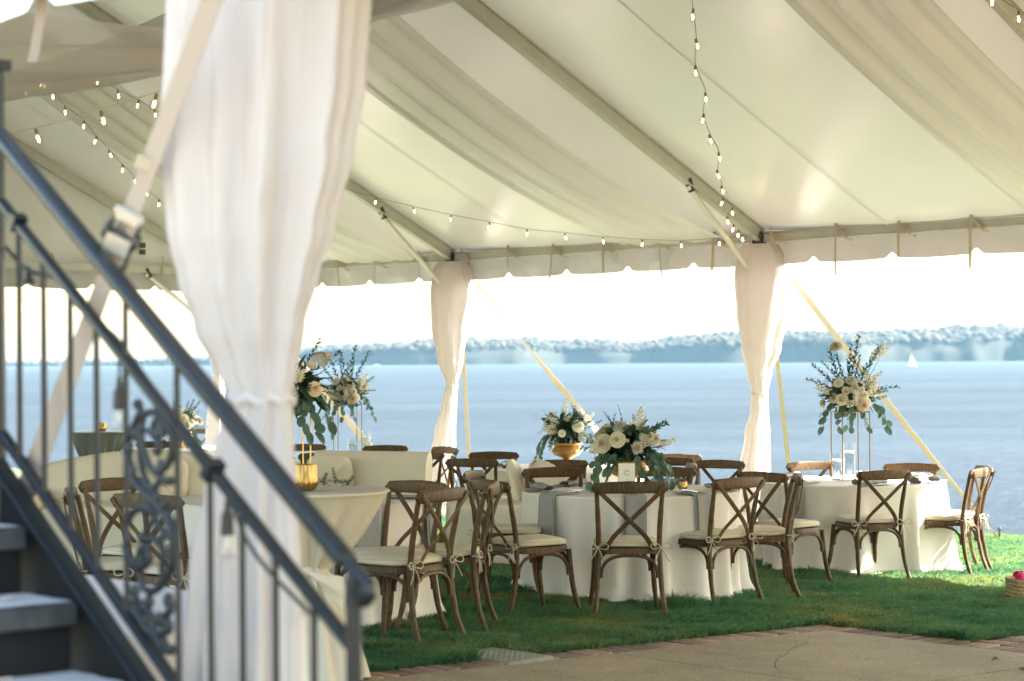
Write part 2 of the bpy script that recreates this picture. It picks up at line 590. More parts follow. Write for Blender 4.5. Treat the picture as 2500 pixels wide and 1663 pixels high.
def watermat():
    m, t, out = nodes('lake_water')
    tc = new(t, 'ShaderNodeTexCoord')
    mp = new(t, 'ShaderNodeMapping')
    mp.inputs['Scale'].default_value = (0.55, 0.95, 1)
    mp.inputs['Rotation'].default_value = (0, 0, 0.2)
    t.links.new(tc.outputs['Object'], mp.inputs[0])
    n = new(t, 'ShaderNodeTexNoise', Scale=1.1, Detail=6.0, Roughness=0.62)
    t.links.new(mp.outputs[0], n.inputs['Vector'])
    n2 = new(t, 'ShaderNodeTexNoise', Scale=0.02, Detail=4.0)
    t.links.new(mp.outputs[0], n2.inputs['Vector'])
    b = new(t, 'ShaderNodeBump', Strength=1.0, Distance=0.55)
    t.links.new(n.outputs['Fac'], b.inputs['Height'])
    col = ramp(t, n2.outputs['Fac'], [(0.35, (0.028, 0.038, 0.050)), (0.65, (0.036, 0.047, 0.060))])
    d = new(t, 'ShaderNodeBsdfDiffuse')
    t.links.new(col, d.inputs[0])
    t.links.new(b.outputs[0], d.inputs['Normal'])
    g = new(t, 'ShaderNodeBsdfGlossy', Roughness=0.22)
    g.inputs[0].default_value = (0.80, 0.93, 1.0, 1)
    t.links.new(b.outputs[0], g.inputs['Normal'])
    lw = new(t, 'ShaderNodeFresnel', IOR=1.33)
    t.links.new(b.outputs[0], lw.inputs['Normal'])
    # mean reflectance of a choppy surface seen at a low angle
    mr = new(t, 'ShaderNodeMapRange')
    mr.inputs['To Min'].default_value = 0.03
    mr.inputs['To Max'].default_value = 0.20
    t.links.new(lw.outputs[0], mr.inputs[0])
    mp2 = new(t, 'ShaderNodeMapping')
    mp2.inputs['Scale'].default_value = (0.010, 0.045, 1)
    mp2.inputs['Rotation'].default_value = (0, 0, 0.12)
    t.links.new(tc.outputs['Object'], mp2.inputs[0])
    ns = new(t, 'ShaderNodeTexNoise', Scale=1.0, Detail=7.0, Roughness=0.68)
    t.links.new(mp2.outputs[0], ns.inputs['Vector'])
    ms = new(t, 'ShaderNodeMapRange')
    ms.inputs['From Min'].default_value = 0.30
    ms.inputs['From Max'].default_value = 0.70
    ms.inputs['To Min'].default_value = 0.55
    ms.inputs['To Max'].default_value = 1.40
    t.links.new(ns.outputs['Fac'], ms.inputs[0])
    mm = new(t, 'ShaderNodeMath', operation='MULTIPLY')
    t.links.new(mr.outputs[0], mm.inputs[0])
    t.links.new(ms.outputs[0], mm.inputs[1])
    mx = new(t, 'ShaderNodeMixShader')
    t.links.new(mm.outputs[0], mx.inputs[0])
    t.links.new(d.outputs[0], mx.inputs[1])
    t.links.new(g.outputs[0], mx.inputs[2])
    t.links.new(mx.outputs[0], out.inputs[0])
    return m


M['lake'] = watermat()
M['hill'] = solid('hill_soil', (0.05, 0.06, 0.03), (0.09, 0.09, 0.05), 0.95, 0, 0.05)
M['bluff'] = solid('forest_bluff', (0.010, 0.015, 0.010), (0.020, 0.024, 0.016), 0.95, 0, 0.05)  # darker forest tone, shade of the lower slopes put into the colour
M['forest'] = solid('forest_crowns', (0.014, 0.018, 0.009), (0.052, 0.040, 0.019), 0.9, 0, 0.09)  # warmer, lighter forest tone, sunlight on the tree tops put into the colour
M['sofawood'] = solid('dark_sofa_feet', (0.03, 0.02, 0.015), None, 0.6)

# ================================================================== SETTING
# lawn sheet (slopes gently to the lake), bank, lake, far shore
LAWN_A = 19.6
lb = MB()


def patio_in(a, b):
    return (b > PB1 and a < PA1) or (b > PB2)


C1 = G(2005, 1526)
C2 = G(2376, 1568)
PA1 = C1.xy.dot(NV)
PB1 = C1.xy.dot(DV)
PB2 = C2.xy.dot(DV)


def lawn_h(x, y):
    a = x * NV.x + y * NV.y
    h = gz(x, y)
    if 6 < y < 30:
        h += 0.028 * fbm(x * 0.9, y * 1.3, 3.3, 3)
    if a > LAWN_A - 0.6:
        h -= 0.35 * (a - LAWN_A + 0.6) ** 2
    return h


def lawn_patch(a0, a1, b0, b1, na, nb, mb, drop=0.0):
    mb.grid(lambda u, v: (lambda p: Vector((p.x, p.y, lawn_h(p.x, p.y) - drop)))(ND(a0 + (a1 - a0) * v, b0 + (b1 - b0) * u)), nb, na)


lawn_patch(-12, LAWN_A, -75, PB1, 110, 200, lb)
lawn_patch(PA1, LAWN_A, PB1, PB2, 40, 12, lb)
lawn_patch(-12, PA1, PB1, 45, 30, 60, lb, 0.12)
lawn_patch(PA1, LAWN_A, PB2, 45, 12, 60, lb, 0.12)
lawn = lb.obj('lawn_ground', M['turf'])
tag(lawn, kind='structure')

wall = MB()
wall.grid(lambda u, v: ND(LAWN_A + 3.2 * v, -75 + 120 * u, [lawn_h(*ND(LAWN_A, 0).xy) - 0.01, -3.3][int(round(v))] if True else 0), 3, 2)
tag(wall.obj('shore_bank', M['hill']), kind='structure')

wm = MB()
wm.grid(lambda u, v: Vector((-6000 + 12000 * u, -200 + 7200 * v, -3.0)), 2, 2)
tag(wm.obj('lake_water', M['lake']), kind='structure')

# patio with brick edging
pm = MB()
zt = 0.0


def prism(mb, poly, h0, h1):
    n = len(poly)
    vs = [ND(a, b) + Vector((0, 0, h1)) for a, b in poly] + [ND(a, b) + Vector((0, 0, h0)) for a, b in poly]
    mb.add(vs, [tuple(range(n))] + [(i, (i + 1) % n, n + (i + 1) % n, n + i) for i in range(n)])


BW = 0.205
EDG = 0.012
patio = MB()
# slabs separated by expansion joints
jA = G(1700, 1624).xy.dot(NV)
jB = G(2400, 1645).xy.dot(DV)
for (a0, a1, b0, b1) in [(-12, jA - .009, PB1 + BW, jB - .009), (-12, jA - .009, jB + .009, 12), (jA + .009, PA1 - BW, PB1 + BW, jB - .009), (jA + .009, PA1 - BW, jB + .009, 12), (PA1 + 0.02, 14.5, PB2 + 2 * BW, 12)]:
    prism(patio, [(a0, b0), (a0, b1), (a1, b1), (a1, b0)][::1], -0.1, 0.0)
pat = patio.obj('patio', M['concrete'], sharp=20)
for p in pat.data.polygons:
    pass
tag(pat, kind='structure')
jm = MB()
prism(jm, [(-12, PB1), (-12, 12), (14.5, 12), (14.5, PB2), (PA1, PB2), (PA1, PB1)], -0.12, -0.012)
jm.obj('joint_bed', M['joint'], pat)
brick_me = None


def brick_mesh():
    m = MB()
    w, l, h = 0.084, 0.190, 0.06
    m.box((0, 0, -h / 2), (w, l, h))
    me = m.mesh('brick', M['brick'])
    return me


brick_me = brick_mesh()
tilt = Matrix.Rotation(0.0, 3, 'X')


def brick(a, b, turn):
    p = ND(a, b)
    o = put('brick', brick_me, pat, (p.x, p.y, p.z + random.uniform(0.001, 0.007)))
    base = atan2(NV.y, NV.x)     # local x along NV
    o.rotation_euler = (0.02 * random.uniform(-1, 1) , 0.0207 + 0.02 * random.uniform(-1, 1), base + turn + random.uniform(-0.012, 0.012))
    bevel(o, 0.006, 1)
    return o


a = 6.4
while a < PA1 - 0.05:
    brick(a, PB1 + BW / 2, 0)
    a += 0.1045
b = PB1 + 0.05
while b < PB2 + 2.9:
    brick(PA1 - BW / 2 + 0.0, b, pi / 2)
    b += 0.1045
a = PA1 + 0.07
while a < PA1 + 2.6:
    for q in range(2):
        brick(a, PB2 + BW * (q + 0.5), 0)
    a += 0.1045
# hairline crack and control marks in the slab, sunk as dark open lines
ck = MB()
for pts in ([(1975, 1568), (1960, 1573), (1940, 1580), (1925, 1592), (1905, 1604), (1895, 1618), (1898, 1640)],):
    seg = []
    for i in range(len(pts) - 1):
        for k in range(4):
            t_ = k / 4
            seg.append((pts[i][0] + (pts[i + 1][0] - pts[i][0]) * t_ + random.uniform(-5, 5), pts[i][1] + (pts[i + 1][1] - pts[i][1]) * t_ + random.uniform(-1, 1)))
    ck.tube([G(x, y) + Vector((0, 0, 0.001)) for x, y in seg], 0.0016, 4, flat=(0.5, 1), up=(0, 0, 1))
ck.obj('crack', M['joint'], pat)
# far shore
hm = MB()


def shore_y(x):
    return 2750 + 190 * noise.noise((x * 0.0033, 0.3, 0)) + 70 * noise.noise((x * 0.011, 4.3, 0)) + max(0, -(x + 350)) * 1.6


def hill_top(x):
    px = 1250 + x / 2850 * FPX
    h = 40
    knots = [(-1200, 14), (0, 14), (450, 18), (700, 30), (800, 36), (1100, 40), (1330, 41), (1560, 37), (1700, 46), (1900, 50), (2050, 47), (2250, 52), (2450, 58), (2700, 56), (4200, 50)]
    for i in range(len(knots) - 1):
        if knots[i][0] <= px <= knots[i + 1][0]:
            f = (px - knots[i][0]) / (knots[i + 1][0] - knots[i][0])
            f = f * f * (3 - 2 * f)
            h = knots[i][1] + (knots[i + 1][1] - knots[i][1]) * f
    return (h - 12) * 1.04


def hill_z(x, v):
    """steep wooded bluff at the water, rounded top behind"""
    f = 0.70 * min(1, v / 0.2) ** 0.7 + 0.30 * sin(min(1, max(0, v - 0.2) / 0.6) * pi / 2)  # lower face shaped steep so that it falls in shade
    return -3.4 + (hill_top(x) + 3 + 2.5 * noise.noise((x * 0.009, 7.7, 0)) + 1.2 * noise.noise((x * 0.03, 2.7, 0))) * f


def hill_y(x, v):
    return shore_y(x) + (14 * v / 0.2 if v < 0.2 else 14 + 330 * (v - 0.2) / 0.8)


hm.grid(lambda u, v: (lambda x: Vector((x, hill_y(x, v) + 7 * noise.noise((x * 0.035, v * 7, 8)), hill_z(x, v) + (1.8 * noise.noise((x * 0.03, v * 9, 2)) + 2.6 * noise.noise((x * 0.008, v * 3, 5))) * min(1, v * 6))))(-2300 + 4200 * u), 900, 26)
tag(hm.obj('far_shore', M['bluff'], sharp=0), kind='structure')


def ico(sub=1):
    import bmesh
    bm = bmesh.new()
    bmesh.ops.create_icosphere(bm, subdivisions=sub, radius=1)
    v = np.array([p.co[:] for p in bm.verts])
    f = np.array([[q.index for q in x.verts] for x in bm.faces])
    bm.free()
    return v, f


def mesh_np(name, V, F, m, smooth=True):
    me = bpy.data.meshes.new(name)
    nf, k = F.shape
    me.vertices.add(len(V))
    me.vertices.foreach_set('co', V.astype(np.float32).ravel())
    me.loops.add(nf * k)
    me.loops.foreach_set('vertex_index', F.astype(np.int32).ravel())
    me.polygons.add(nf)
    me.polygons.foreach_set('loop_start', np.arange(0, nf * k, k, dtype=np.int32))
    me.polygons.foreach_set('loop_total', np.full(nf, k, dtype=np.int32))
    me.polygons.foreach_set('use_smooth', np.full(nf, smooth))
    me.update(calc_edges=True)
    me.materials.append(m)
    return me


IV, IF = ico(1)
Vs, Fs, cnt = [], [], 0
for i in range(9500):
    x = random.uniform(-1500, 1300)
    v = 0.165 + 0.70 * random.random() ** 1.3
    y = hill_y(x, v)
    zz = hill_z(x, v)
    r = random.uniform(2.4, 5.2) * random.choice([1, 1, 1, 1.7])
    hgt = random.uniform(-1.5, 3.0) * (1 + 0.8 * noise.noise((x * 0.02, 1.0, 0)))
    st = rng.normal(0, 1, 3)
    jit = 1 + 0.14 * np.sin(IV @ rng.normal(0, 4, 3) + st[0]) + 0.14 * np.sin(IV @ rng.normal(0, 8, 3) + st[1]) + rng.normal(0, 0.06, len(IV))
    V = IV * jit[:, None] * np.array([r, r, r * random.uniform(0.5, 0.85)]) + np.array([x, y, zz + hgt])
    Vs.append(V)
    Fs.append(IF + cnt)
    cnt += len(IV)
forest = put('forest', mesh_np('forest', np.concatenate(Vs), np.concatenate(Fs), M['forest'], True))
tag(forest, 'hazy wooded hills lining the far side of the lake', 'forest', kind='stuff')

# white house and boats on the far side
hp = P(2452, 844, 2840)
hs = thing('house', 'small white house among the trees on the far shore', 'house', hp, 0.5)
q = MB()
q.box((0, 0, 3), (13, 9, 6))
q.obj('wall', M['sailwhite'], hs)
q = MB()
q.add([(-7, -5, 6), (7, -5, 6), (7, 5, 6), (-7, 5, 6), (-7, 0, 10), (7, 0, 10)], [(0, 1, 5, 4), (2, 3, 4, 5), (0, 4, 3), (1, 2, 5)])
q.obj('roof', M['sailwhite'], hs)
for k in range(3):
    q = MB()
    q.box((-4 + 4 * k, -4.55, 3.2), (1.4, 0.1, 2))
    q.obj('window', M['steel'], hs)


def boat(name, label, px, py, z, L, sail):
    r = ray(px, py)
    zz = (-3.0 - CAMH) / r.z if r.z < 0 else z
    zz = min(zz, z)
    p = P(px, py, zz)
    p.z = -3.0
    b_ = thing(name, label, 'sailboat' if sail else 'boat', p, 0.1)
    h = MB()

    def hull(u, v):
        x = (u - 0.5) * L
        w = L * 0.15 * (1 - abs(2 * u - 1) ** 2.5) + 0.02
        an = pi * v
        return Vector((x, -w * cos(an), (0.11 * L) * (1 - sin(an)) - 0.02 * L + 0.02 * L * abs(2 * u - 1)))
    h.grid(hull, 14, 9)
    h.grid(lambda u, v: Vector(((u - 0.5) * L, (v - 0.5) * 2 * (L * 0.15 * (1 - abs(2 * u - 1) ** 2.5) + 0.02), 0.10 * L)), 14, 3)
    h.obj('hull', M['sailwhite'], b_)
    c = MB()
    c.box((0.02 * L, 0, 0.13 * L), (0.3 * L, 0.16 * L, 0.07 * L))
    c.obj('cabin', M['sailwhite'], b_)
    if sail:
        m_ = MB()
        m_.tube([(0, 0, 0.1 * L), (0, 0, 1.15 * L)], 0.012 * L)
        m_.obj('mast', M['sailwhite'], b_)
        s_ = MB()
        s_.grid(lambda u, v: Vector((-0.02 * L - 0.22 * L * u * (1 - v), 0.06 * L * u * (1 - v), 0.2 * L + 0.92 * L * v)), 4, 8)
        s_.obj('mainsail', M['sailwhite'], b_)
        s_ = MB()
        s_.grid(lambda u, v: Vector((0.02 * L + 0.42 * L * (1 - v) * (0.55 + 0.45 * u), 0.05 * L * u * (1 - v), 0.17 * L + 0.9 * L * v)), 4, 8)
        s_.obj('jib', M['sailwhite'], b_)


boat('sailboat', 'small white sailboat with its sails up far out on the lake', 2225, 890, 1100, 6.2, True)
boat('motorboat', 'tiny white boat moored off the far shore between flowers and drape', 919, 892, 2300, 9, False)

# ================================================================== TENT
TENT = thing('event_tent', 'large white frame tent over the lawn with lined ceiling and open sides', 'tent')


def roof_h(a):
    return EH + 0.085 + SLOPE * (min(EA - a, a - NEA))


BKS = [B2 + BAY * k for k in range(-2, 5)]
rafter_n = 0
for k, b in enumerate(BKS):
    for side in (0, 1):
        e = EA if side == 0 else NEA
        r_ = MB()
        p0, p1 = ND(e, b, EH + 0.03), ND(RIDGE, b, EH + 0.03 + SLOPE * (EA - RIDGE))
        dv = Vector((DV.x, DV.y, 0))
        for (off, wd, ht, up_) in ((-0.005, 0.064, 0.116, -0.006), (0.0, 0.096, 0.018, 0.054), (0.0, 0.086, 0.016, -0.072)):
            ax = (p1 - p0).normalized()
            nn = ax.cross(dv)
            if nn.z < 0:
                nn = -nn
            R = Matrix((ax, dv, nn)).transposed()
            r_.box((p0 + p1) / 2 + nn * up_ + dv * off, ((p1 - p0).length, wd, ht), R)
        bevel(r_.obj('rafter', M['alu'], TENT), 0.004, 1)
# eave beams
for k in range(6):
    for side in (0, 1):
        e = EA if side == 0 else NEA
        r_ = MB()
        p0, p1 = ND(e, BKS[k] + 0.07, EH), ND(e, BKS[k + 1] - 0.07, EH)
        ax = (p1 - p0).normalized()
        nn = Vector((NV.x, NV.y, 0))
        R = Matrix((ax, nn, Vector((0, 0, 1)))).transposed()
        L = (p1 - p0).length
        r_.box((p0 + p1) / 2, (L, 0.05, 0.075), R)
        r_.box((p0 + p1) / 2 + Vector((0, 0, 0.045)), (L, 0.07, 0.014), R)
        r_.box((p0 + p1) / 2 + Vector((0, 0, -0.043)), (L, 0.066, 0.014), R)
        bevel(r_.obj('eave_beam', M['alu'], TENT), 0.003, 1)
r_ = MB()
p0, p1 = ND(RIDGE, BKS[0], EH + 0.05 + SLOPE * (EA - RIDGE)), ND(RIDGE, BKS[-1], EH + 0.05 + SLOPE * (EA - RIDGE))
r_.tube([p0, p1], 0.06, 8)
r_.obj('ridge_beam', M['alu'], TENT)
# gable beam at the far left end
r_ = MB()
p0, p1 = ND(EA - 0.07, BKS[0], EH), ND(NEA + 0.07, BKS[0], EH)
R = Matrix((Vector((-NV.x, -NV.y, 0)), Vector((-DV.x, -DV.y, 0)), Vector((0, 0, 1)))).transposed()
for dz, wd, ht in ((0, 0.05, 0.075), (0.045, 0.07, 0.014), (-0.043, 0.066, 0.014)):
    r_.box((p0 + p1) / 2 + Vector((0, 0, dz)), ((p1 - p0).length, wd, ht), R)
r_.obj('gable_beam', M['alu'], TENT)
# corner fittings and legs
NEARB = Vector((-0.655, 5.32)).dot(DV)
LEGS = [(EA, b) for b in BKS] + [(NEA, NEARB + BAY * k) for k in (-4, -3, -2, -1, 0, 1, 2)]
for a, b in LEGS:
    g = ND(a, b)
    l_ = MB()
    l_.tube([g + Vector((0, 0, 0.02)), ND(a, b, EH - 0.05)], 0.034, 10)
    l_.box(g + Vector((0, 0, 0.01)), (0.18, 0.18, 0.02))
    l_.obj('leg', M['alulight'], TENT)
    f_ = MB()
    c = ND(a, b, EH)
    Rz = Matrix.Rotation(atan2(DV.y, DV.x), 3, 'Z')
    f_.box(c, (0.13, 0.075, 0.12), Rz)
    f_.box(c + Vector((0, 0, -0.09)), (0.085, 0.085, 0.09), Rz)
    for s_ in (-1, 1):
        f_.box(c + Rz @ Vector((s_ * 0.05, -0.045, -0.02)), (0.02, 0.03, 0.10), Rz)
    bevel(f_.obj('corner_fitting', M['steel'], TENT), 0.006, 1)
# knee braces
for k, b in enumerate(BKS):
    br = MB()
    if k == 0:
        q0, q1 = ND(EA - 1.25, b, EH - 0.06), ND(EA - 0.03, b, 2.12)
    else:
        q0, q1 = ND(EA - 1.13, b, EH + SLOPE * 1.13 - 0.06), ND(EA - 0.04, b, 2.52)
    br.tube([q0, q1], 0.029, 10)
    ob = br.obj('knee_brace', M['alulight'], TENT)
    cl = MB()
    cl.tube([q0 + Vector((0, 0, 0.07)), q0 + (q1 - q0) * 0.06], 0.040, 8)
    cl.obj('brace_clamp', M['steel'], ob)


# roof panels
def roof_panel(b0, b1, e, name='roof_panel'):
    mb = MB()

    def fn(u, v):
        a = e + (RIDGE - e) * v
        b = b0 + (b1 - b0) * u
        sag = 0.17 * sin(pi * u) ** 0.8 * (0.35 + 0.65 * sin(pi * min(1, v * 1.02 + 0.02)))
        h = roof_h(a) - sag + 0.035 * fbm(a * 0.55, b * 0.55, 1.0, 3)
        # pulled wrinkles fan out from the eave corners
        h += 0.006 * sin(a * 3.0 + b * 9.0) * max(0, 0.25 - v) * 4 * (1 - abs(2 * u - 1)) 
        return ND(a + (0.05 if e > RIDGE else -0.05) * (1 - v), b, h)
    mb.grid(fn, 34, 44)
    return mb.obj(name, M['vinyl'], TENT, sharp=0)


for k in range(6):
    for e in (EA, NEA):
        roof_panel(BKS[k], BKS[k + 1], e)
# raised seams of the roof sheet
for k in range(6):
    for fr in (0.34, 0.67):
        sm = MB()
        b = BKS[k] + BAY * fr
        sag = 0.17 * sin(pi * fr) ** 0.8

        def hh(v):
            a = EA + (RIDGE - EA) * v
            return ND(a, b, roof_h(a) - sag * (0.35 + 0.65 * sin(pi * min(1, v * 1.02 + 0.02))) + 0.035 * fbm(a * 0.55, b * 0.55, 1.0, 3) + 0.0005)
        sm.tube([hh(i / 44) for i in range(45)], 0.010, 6, flat=(0.07, 1), up=(0, 0, 1))
        sm.obj('roof_seam', M['vinyl'], TENT)
# gable cloth
gm = MB()


def gable(u, v):
    a = NEA + (EA - NEA) * u
    h0, h1 = EH + 0.05, roof_h(a) - 0.03
    return ND(a, BKS[0] - 0.05, h0 + (h1 - h0) * v) + Vector((DV.x, DV.y, 0)) * (0.02 * fbm(a * 2, v * 4, 5, 3) + 0.01)


gm.grid(gable, 60, 18)
gm.obj('gable_panel', M['vinyl'], TENT, sharp=0)


# valances with notched lower edge
def valance(p0, p1, top, bot, sp=0.97, out=None, ph=0.5):
    L = (p1 - p0).length
    ax = (p1 - p0) / L
    xs = []
    n = int(L / 0.02)
    mb = MB()

    def fn(u, v):
        x = u * L
        f = (x / sp + ph) % 1.0
        dd = abs(f - 0.5) * sp
        e = 0.0
        if dd < 0.10:
            e = 0.055 * (0.5 + 0.5 * cos(pi * dd / 0.10)) ** 1.5
        e -= 0.014 * sin(pi * ((f + 0.5) % 1.0))
        h = top + (bot + e - top) * v
        w = (0.012 * sin(x * 7.0 + ph * 9) + 0.02 * fbm(x * 2.5, v * 1.5, ph * 7, 2)) * v
        p = p0 + ax * x
        return Vector((p.x + out.x * w, p.y + out.y * w, h))
    mb.grid(fn, max(8, int(L / 0.025)), 7)
    return mb.obj('valance', M['valance'], TENT, sharp=0)


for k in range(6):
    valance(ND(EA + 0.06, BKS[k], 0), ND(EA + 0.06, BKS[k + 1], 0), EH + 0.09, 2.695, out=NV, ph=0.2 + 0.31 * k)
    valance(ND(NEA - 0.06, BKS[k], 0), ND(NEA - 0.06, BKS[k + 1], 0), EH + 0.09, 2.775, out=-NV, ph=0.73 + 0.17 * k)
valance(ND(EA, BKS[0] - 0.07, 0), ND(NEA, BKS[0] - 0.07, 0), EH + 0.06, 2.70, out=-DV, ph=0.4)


# webbing ties hanging off the eave beams
def web_strip(mb, pts, w, side, th=0.0015):
    pts = [Vector(p) for p in pts]
    side = Vector(side).normalized() * w / 2
    vs = []
    for p in pts:
        vs += [p - side, p + side]
    mb.add(vs, [(2 * i, 2 * i + 1, 2 * i + 3, 2 * i + 2) for i in range(len(pts) - 1)])


dv3 = Vector((DV.x, DV.y, 0))
nv3 = Vector((NV.x, NV.y, 0))
b = BKS[0] + 0.3
kk = 0
while b < BKS[-2]:
    w = MB()
    e0 = ND(EA - 0.04, b, EH + 0.075)
    web_strip(w, [e0, e0 - nv3 * 0.02 + Vector((0, 0, -0.03)), e0 + dv3 * 0.12 - nv3 * 0.006 + Vector((0, 0, -0.14)), e0 + dv3 * 0.14 + nv3 * 0.06 + Vector((0, 0, -0.16))], 0.034, dv3 + Vector((0, 0, 0.7)))
    ln = random.choice([0.25, 0.36, 0.46, 0.52, 0.40])
    sw = random.uniform(-0.10, 0.10)
    web_strip(w, [e0 + nv3 * -0.028 + Vector((0, 0, 0.0)), e0 - nv3 * 0.035 + dv3 * sw * 0.2 + Vector((0, 0, -0.3 * ln)), e0 - nv3 * 0.03 + dv3 * sw * 0.5 + Vector((0, 0, -0.7 * ln)), e0 - nv3 * 0.02 + dv3 * sw + Vector((0, 0, -ln))], 0.034, dv3 * 0.85 + nv3 * random.uniform(-0.5, 0.5))
    w.ball(e0 + Vector((0, 0, 0.0)) - nv3 * 0.03, 0.016, 6, 4)
    w.obj('tie_strap', M['webwhite'], TENT)
    b += 0.80 + 0.05 * random.uniform(-1, 1)
a = EA - 1.0
while a > EA - 6:
    w = MB()
    e0 = ND(a, BKS[0] + 0.04, EH + 0.16)
    web_strip(w, [e0, e0 + dv3 * 0.02 - Vector((0, 0, 0.1)), e0 + dv3 * 0.02 - nv3 * 0.03 - Vector((0, 0, 0.22))], 0.03, nv3)
    w.ball(e0, 0.016, 6, 4)
    w.obj('tie_strap', M['webwhite'], TENT)
    a -= 0.85
w = MB()
q0 = P(*D(97, -30), 6.1)
web_strip(w, [q0, P(*D(96, 30), 6.09), P(*D(85, 85), 6.09), P(*D(80, 118), 6.08), P(*D(74, 142), 6.08)], .03, (1, .2, .1))
w.obj('tie_strap', M['web'], TENT)
# maker's tag on the gable cloth
tg = MB()
p_ = P(395, 595, 26.6)
aa = p_.xy.dot(NV)
for (dz, hh_) in ((0, 0.07), (-0.09, 0.07)):
    tg.box(ND(aa, BKS[0] + 0.02, p_.z + dz), (0.006, 0.10, hh_), Matrix.Rotation(atan2(DV.y, DV.x), 3, 'Z'))
tg.obj('care_tag', M['steel'], TENT)

# ================================================================== DRAPES ON THE POSTS


def drape(label, base, prof, tie_z, nf, seed, yaw=0.0, am=0.15, mat=None):
    """prof: list of (height, left offset, right offset, depth) above local ground; folds run down the cloth"""
    t_ = thing('post_drape', label, 'drape', base, yaw, 'white drapes tied round the tent posts')
    mb = MB()
    prof = sorted(prof)
    H0, H1 = prof[0][0], prof[-1][0]

    def at(h):
        for i in range(len(prof) - 1):
            if prof[i][0] <= h <= prof[i + 1][0]:
                f = (h - prof[i][0]) / (prof[i + 1][0] - prof[i][0])
                f = f * f * (3 - 2 * f)
                return [prof[i][j] + (prof[i + 1][j] - prof[i][j]) * f for j in (1, 2, 3)]
        return prof[-1][1:]
    rs = random.Random(seed)
    ph = [rs.uniform(0, 6.28) for _ in range(8)]

    def fn(u, v):
        h = H0 + (H1 - H0) * v
        l, r, d = at(h)
        th = 2 * pi * u
        cx, hw = (l + r) / 2, (r - l) / 2
        near = math.exp(-((h - tie_z) / 0.16) ** 2)
        amp = am * (1 - 0.35 * near)
        wob = th + 0.25 * sin(2 * th + ph[1]) + 0.22 * sin(3 * th + ph[2] + h * 0.8) + 0.10 * fbm(h * 1.2, cos(th) * 1.5, seed, 2)
        f = amp * (1.25 - 2.1 * abs(sin(nf * wob / 2 + ph[0])) ** 0.7 + 0.45 * sin((nf * 1.7) // 1 * wob + ph[3] + 0.4 * h) + 0.25 * sin((nf * 2.6) // 1 * th + ph[4]))
        pinch = sin(h * 26 + 5 * sin(th * 2 + ph[5])) * 0.03 * near * 2
        k = 1 + f + pinch + 0.07 * fbm(cos(th) * 2.0 + seed, sin(th) * 2.0, h * 2.2, 3)
        ex = 0.75
        sx = abs(cos(th)) ** ex * (1 if cos(th) > 0 else -1)
        sy = abs(sin(th)) ** ex * (1 if sin(th) > 0 else -1)
        return Vector((cx + hw * sx * (0.93 + 0.5 * (k - 1)), d * sy * k, h))
    mb.grid(fn, 150, 110, closed=True)
    mb.obj('curtain', mat or M['drape'], t_, sharp=0)
    l, r, d = at(tie_z)
    tb = MB()
    tb.lathe([(0.96, -0.012), (1.0, -0.007), (1.015, 0.0), (1.0, 0.007), (0.96, 0.012)], 40, (0, 0, 0))
    tb.v = [((l + r) / 2 + v[0] * ((r - l) / 2 + 0.004), v[1] * (d + 0.012), v[2] + tie_z + 0.008 * sin(9 * atan2(v[1], v[0]))) for v in tb.v]
    tb.obj('tie_band', mat or M['drape'], t_, sharp=0)
    return t_


def near_drape():
    z = 5.27
    cx = P(652, 400, z).x
    base = Vector((cx, z, gz(cx, z)))
    rows = [(-330, 400, 905), (0, 396, 915), (200, 393, 905), (385, 390, 880), (560, 404, 838), (690, 432, 798), (800, 470, 764), (900, 518, 736), (968, 556, 720), (1000, 550, 722), (1090, 520, 732), (1200, 497, 740), (1400, 462, 758), (1663, 440, 765), (2350, 430, 790)]
    prof = []
    for (py, l, r) in rows:
        L, R = P(l, py, z), P(r, py, z)
        w = R.x - L.x
        prof.append((L.z - base.z, L.x - cx, R.x - cx, max(0.05, w * 0.23)))
    prof.append((0.02, prof[-1][1], prof[-1][2], prof[-1][3]))
    prof = [p for p in prof if p[0] >= 0.02]
    return drape('big white drape tied in at the waist round the nearest tent post', base, prof, P(640, 975, z).z - base.z, 6, 3, am=0.26)


near_drape()


def far_drape(label, b, rows, z, seed, tie):
    g = ND(EA, b)
    prof = []
    for (py, l, r) in rows:
        L, R = P(*D(l, py), z), P(*D(r, py), z)
        prof.append((L.z - g.z, L.x - g.x, R.x - g.x, max(0.05, (R.x - L.x) * 0.38)))
    lo = min(prof)
    prof.append((0.02, lo[1], lo[2], lo[3]))
    return drape(label, g, prof, P(*D(1740, tie), z).z - g.z, 4, seed)


far_drape('sunlit white drape on the far post left of the right table', BKS[2],
          [(563, 1706, 1800), (590, 1690, 1818), (640, 1686, 1826), (720, 1692, 1820), (800, 1703, 1800), (860, 1718, 1778), (905, 1729, 1768), (940, 1727, 1770), (1000, 1713, 1774), (1080, 1700, 1775)], 20.8, 11, 908)
far_drape('white drape on the middle far post behind the lounge sofas', BKS[1],
          [(603, 1006, 1090), (622, 994, 1100), (680, 990, 1092), (760, 994, 1076), (830, 1008, 1066), (885, 1026, 1054), (930, 1016, 1052), (1000, 1000, 1048), (1060, 985, 1046)], 24.33, 23, 885)
far_drape('white drape on the far corner post left of the big near drape', BKS[0],
          [(618, 460, 540), (660, 456, 545), (760, 470, 530), (860, 485, 515), (1000, 470, 520)], 27.8, 31, 862)

# ================================================================== CEILING SWAGS


